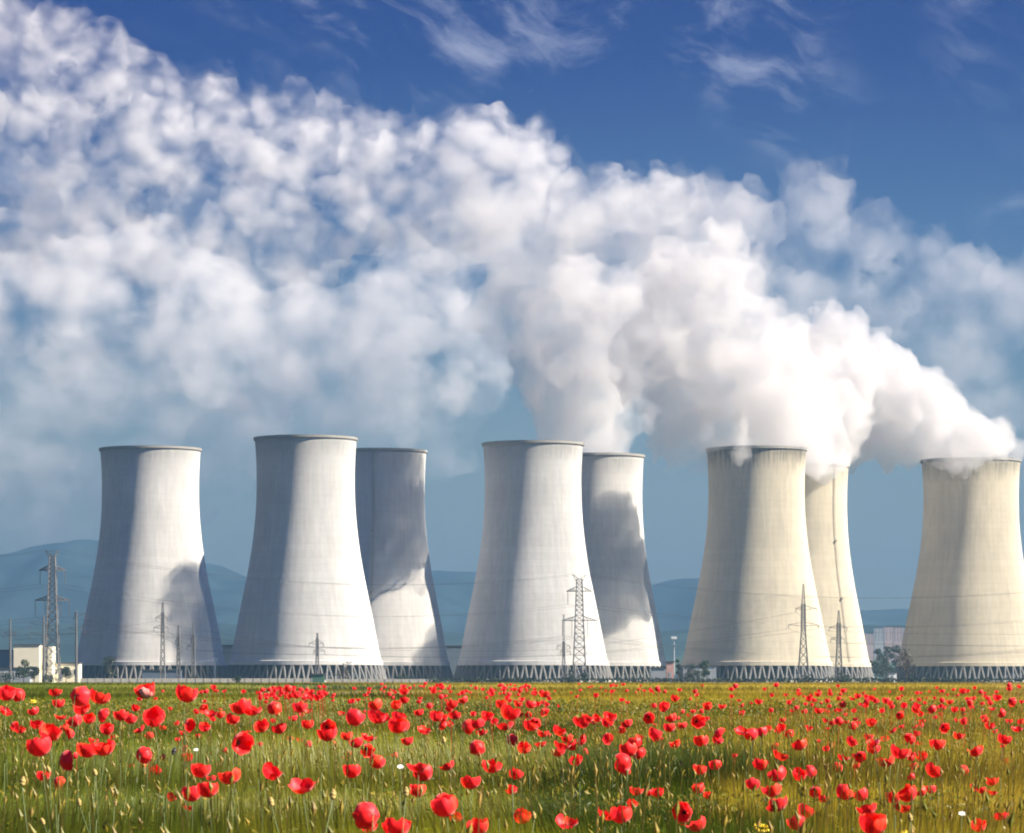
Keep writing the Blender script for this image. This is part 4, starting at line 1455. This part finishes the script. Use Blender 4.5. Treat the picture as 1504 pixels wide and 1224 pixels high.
bins = {}
for q in PP:
    zi = next(i for i, z in enumerate(ZONES) if z[0] <= max(0, q[0]) < z[1])
    ri = next(i for i, z in enumerate(ROWS) if z[0] <= q[1] < z[1])
    bins.setdefault((zi, ri), []).append(q)
plab = {}
for (zi, ri), L in bins.items():
    L.sort(key=lambda q: q[0])
    for i, q in enumerate(L):
        o = ''
        if len(L) > 1:
            o = (ORD[i] + ' from left ') if i < len(L) - 1 else 'rightmost '
            if i == 0:
                o = 'leftmost '
        plab[q] = (o, ROWS[ri][2], ZONES[zi][2])


def place(px, py, size, dia=0.078, zlo=.42, zhi=.98):
    """ground distance, height and true diameter of a bloom seen at a pixel with a pixel size"""
    off = max(6.0, py - HY)
    D = F * dia / size
    z = min(zhi, max(zlo, CAMH - off * D / F))
    D = (CAMH - z) * F / off
    return D, z, min(.11, max(.045, size * D / F))


def add_poppy(q, idx):
    px, py, size, pale = q
    r_ = random.Random(idx * 13 + 5)
    D, z, dia = place(px, py, size)
    dia = max(dia, .05)
    fi = r_.randrange(len(FORMS))
    rr = dia / 2 * 1.06
    tilt = r_.uniform(.05, .65) if FORMS[fi][0] != 'drooping' else r_.uniform(1.5, 2.3)
    tdir = r_.uniform(0, 2 * math.pi)
    h = max(.15, z - rr * .55 * math.cos(tilt))
    x = (px - CX) / F * D
    o, row, zone = plab[q]
    form = 'pale faced' if pale else FORMS[fi][0]
    sz = 'large' if size > 27 else ('small' if size < 15 else '')
    lab = ' '.join((o + sz + ' ' + form + ' red poppy ' + row + ' ' + zone).split())
    if len(lab.split()) > 16:
        lab = ' '.join((o + form + ' red poppy ' + row + ' ' + zone).split())
    if len(lab.split()) > 16:
        lab = ' '.join((o + 'red poppy ' + row + ' ' + zone).split())
    bend = r_.uniform(-.06, .06)
    me, tip = stem_mesh(h, bend, .0017)
    root = tag(link('poppy', None, loc=(x - tip.x, D, 0)), lab, 'poppy', 'red poppies blooming in the field')
    link('stem', me, root)
    M_ = Matrix.Translation(tip) @ Matrix.Rotation(tdir, 4, 'Z') @ Matrix.Rotation(tilt, 4, 'Y') @ Matrix.Rotation(r_.uniform(0, 6.28), 4, 'Z') @ Matrix.Scale(rr, 4)
    for k in range(4):
        p = link('petal', PET[fi][k], root)
        p.matrix_local = M_
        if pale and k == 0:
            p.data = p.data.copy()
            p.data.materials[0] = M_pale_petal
            p['label'] = 'single pale pink petal of the poppy'
    c = link('flower_centre', CEN, root)
    c.matrix_local = M_


for idx, q in enumerate(PP):
    add_poppy(q, idx)

# the many poppies too small to tell apart, as one mass
def far_poppies():
    r_ = random.Random(99)
    V, Fc = [], []
    spots = [(q[0], q[1], q[2]) for q in FARP]
    for _ in range(190):
        spots.append((r_.uniform(200, 1540), 1008 + abs(r_.gauss(0, 22)) + r_.uniform(0, 6), r_.uniform(4, 9)))
    for _ in range(60):
        spots.append((r_.uniform(-60, 1540), r_.uniform(1030, 1120), r_.uniform(7, 12)))
    for _ in range(70):
        spots.append((r_.uniform(380, 480), r_.uniform(1012, 1030), r_.uniform(4, 8)))
    for _ in range(70):
        spots.append((r_.uniform(560, 960), r_.uniform(1006, 1020), r_.uniform(3, 6)))
    for _ in range(60):
        spots.append((r_.uniform(1150, 1504), r_.uniform(1016, 1050), r_.uniform(4, 8)))
    for px, py, size in spots:
        D, z, dia = place(px, py, size, .07, .5, .9)
        x = (px - CX) / F * D
        a0 = r_.uniform(0, 6.28)
        T = Matrix.Translation((x, D, z)) @ Matrix.Rotation(a0, 4, 'Z') @ Matrix.Rotation(r_.uniform(0, .8), 4, 'Y')
        op = r_.uniform(1.5, 2.2)
        for k in range(4):
            pv, pf = petal_geo(dia / 2, k * math.pi / 2, op, k, r_.randrange(9999), 3, 3)
            b_ = len(V)
            V += [T @ Vector(p) for p in pv]
            Fc += [tuple(b_ + i for i in f_) for f_ in pf]
        b_ = len(V)
        V += [(x - .002, D, 0), (x + .002, D, 0), (x + .0015, D, z), (x - .0015, D, z)]
        Fc.append((b_, b_ + 1, b_ + 2, b_ + 3))
    mats = [1 if len(f_) == 4 and False else 0 for f_ in Fc]
    me = mesh_from('far_poppies', V, Fc, [M_petal], True)
    tag(link('far_poppies', me), 'scatter of tiny red poppies toward the far edge of the field', kind='stuff')


far_poppies()

# ---- other flowers -----------------------------------------------------------
def bud_plant(px, py, size, mat, name, label, cat, group, dia=.022, aspect=1.6):
    D, z, d_ = place(px, py, size, dia, .35, .8)
    d_ = size * D / F * .7
    me, tip = stem_mesh(max(.1, z - d_ * .5), random.uniform(-.14, .14), .0016)
    root = tag(link(name, None, loc=((px - CX) / F * D - tip.x, D, 0)), label, cat, group)
    link('stem', me, root)
    m_ = MB()
    m_.path([(0, 0, 0), (0, 0, d_ * .3 * aspect), (0, 0, d_ * .7 * aspect), (0, 0, d_ * aspect)], [d_ * .2, d_ * .5, d_ * .45, d_ * .12], 8)
    o = link('bud', mesh_from('bud', m_.v, m_.f, [mat], True), root, loc=tip, rot=(random.uniform(-.4, .4), random.uniform(-.4, .4), 0))


BUDS = [(33, 1150, 13, 'straw coloured bud at far left beneath the largest poppy pair'), (118, 1180, 10, 'orange tan bud low at the left, alone in the grass'), (66, 1208, 10, 'upright tan bud near the bottom left corner'),
        (141, 1136, 10, 'straw bud right of the left poppy clump'), (73, 1132, 10, 'straw bud in front of the left poppy clump'), (218, 1050, 11, 'straw bud overlapping a poppy under the leftmost tower'),
        (393, 1016, 9, 'pale straw bud high in the field under the tallest tower'), (409, 1049, 10, 'tan bud just under the upper poppies, left of tallest tower middle'),
        (400, 1180, 13, 'drooping yellow bud low under the tallest tower'), (488, 1170, 14, 'slanted yellow bud low in the field, left of the poppy column'),
        (596, 1166, 13, 'yellow bud beside the stacked poppies below the shaded tower'), (653, 1088, 9, 'yellow bud above the lone white daisy'), (785, 1200, 10, 'tan bud at the bottom under the middle tower'),
        (1338, 1203, 11, 'straw bud at the bottom, right of the poppy stack'), (1302, 1208, 10, 'tan bud at the bottom beside the tallest poppy stack'), (168, 1181, 9, 'yellowish bud between the left stems low down')]
for px, py, s_, lab in BUDS:
    bud_plant(px, py, s_, M_bud, 'flower_bud', lab, 'flower bud', 'straw coloured buds in the grass')
bud_plant(253, 1105, 10, M_centre, 'seed_capsule', 'single dark spent poppy capsule at mid field under leftmost tower', 'seed capsule', None)


def daisy(px, py, size, mat, name, label, cat, n=9, dia=.026):
    D, z, d_ = place(px, py, size, dia, .35, .8)
    d_ = size * D / F
    me, tip = stem_mesh(max(.1, z), random.uniform(-.03, .03), .0014)
    root = tag(link(name, None, loc=((px - CX) / F * D - tip.x, D, 0)), label, cat)
    link('stem', me, root)
    hd = Matrix.Translation(tip) @ Matrix.Rotation(random.uniform(.5, .9), 4, 'X')
    pm = MB()
    for k in range(n):
        a = 2 * math.pi * k / n
        pm.bar((d_ * .12 * math.cos(a), d_ * .12 * math.sin(a), 0), (d_ * .5 * math.cos(a), d_ * .5 * math.sin(a), d_ * .1), d_ * .07, d_ * .11, 5)
    o = link('petals', mesh_from('petals', pm.v, pm.f, [mat]), root)
    o.matrix_local = hd
    c = MB()
    c.path([(0, 0, -d_ * .06), (0, 0, d_ * .06), (0, 0, d_ * .14)], [d_ * .1, d_ * .17, d_ * .06], 8)
    o = link('flower_centre', mesh_from('flower_centre', c.v, c.f, [M_yellow], True), root)
    o.matrix_local = hd


daisy(588, 1127, 9, M_whitep, 'white_daisy', 'lone small white flower left of the stacked poppies', 'white flower')
daisy(1413, 1196, 10, M_whitep, 'white_daisy', 'small white flower at the bottom under the rightmost tower', 'white flower')
daisy(288, 1102, 7, M_whitep, 'white_daisy', 'small bluish white flower right of the dark capsule', 'white flower')


def rape(px, py, size, label):
    D, z, d_ = place(px, py, size, .09, .4, .8)
    d_ = size * D / F
    me, tip = stem_mesh(max(.1, z - d_ * .4), .02, .0022)
    root = tag(link('yellow_flower', None, loc=((px - CX) / F * D - tip.x, D, 0)), label, 'yellow flower')
    link('stem', me, root)
    r_ = random.Random(int(px))
    for k in range(14):
        a, e = k * 2.4, r_.uniform(.1, 1.2)
        c = tip + Vector((math.cos(a) * math.cos(e), math.sin(a) * math.cos(e), math.sin(e))) * d_ * .42
        mb = MB()
        mb.bar(tip, c, d_ * .012, d_ * .01, 4)
        for j in range(4):
            b_ = j * math.pi / 2 + a
            mb.bar(c, c + Vector((math.cos(b_) * .13, math.sin(b_) * .13, .04)) * d_, d_ * .03, d_ * .075, 5)
        mb.build('blossom', M_yellow, root)


rape(1116, 1212, 27, 'bright yellow flower cluster at the bottom under the notched tower')
rape(1328, 1221, 13, 'small yellow flower cluster cut by the bottom edge')
rape(48, 1029, 11, 'dull yellow flower head high in the left field')
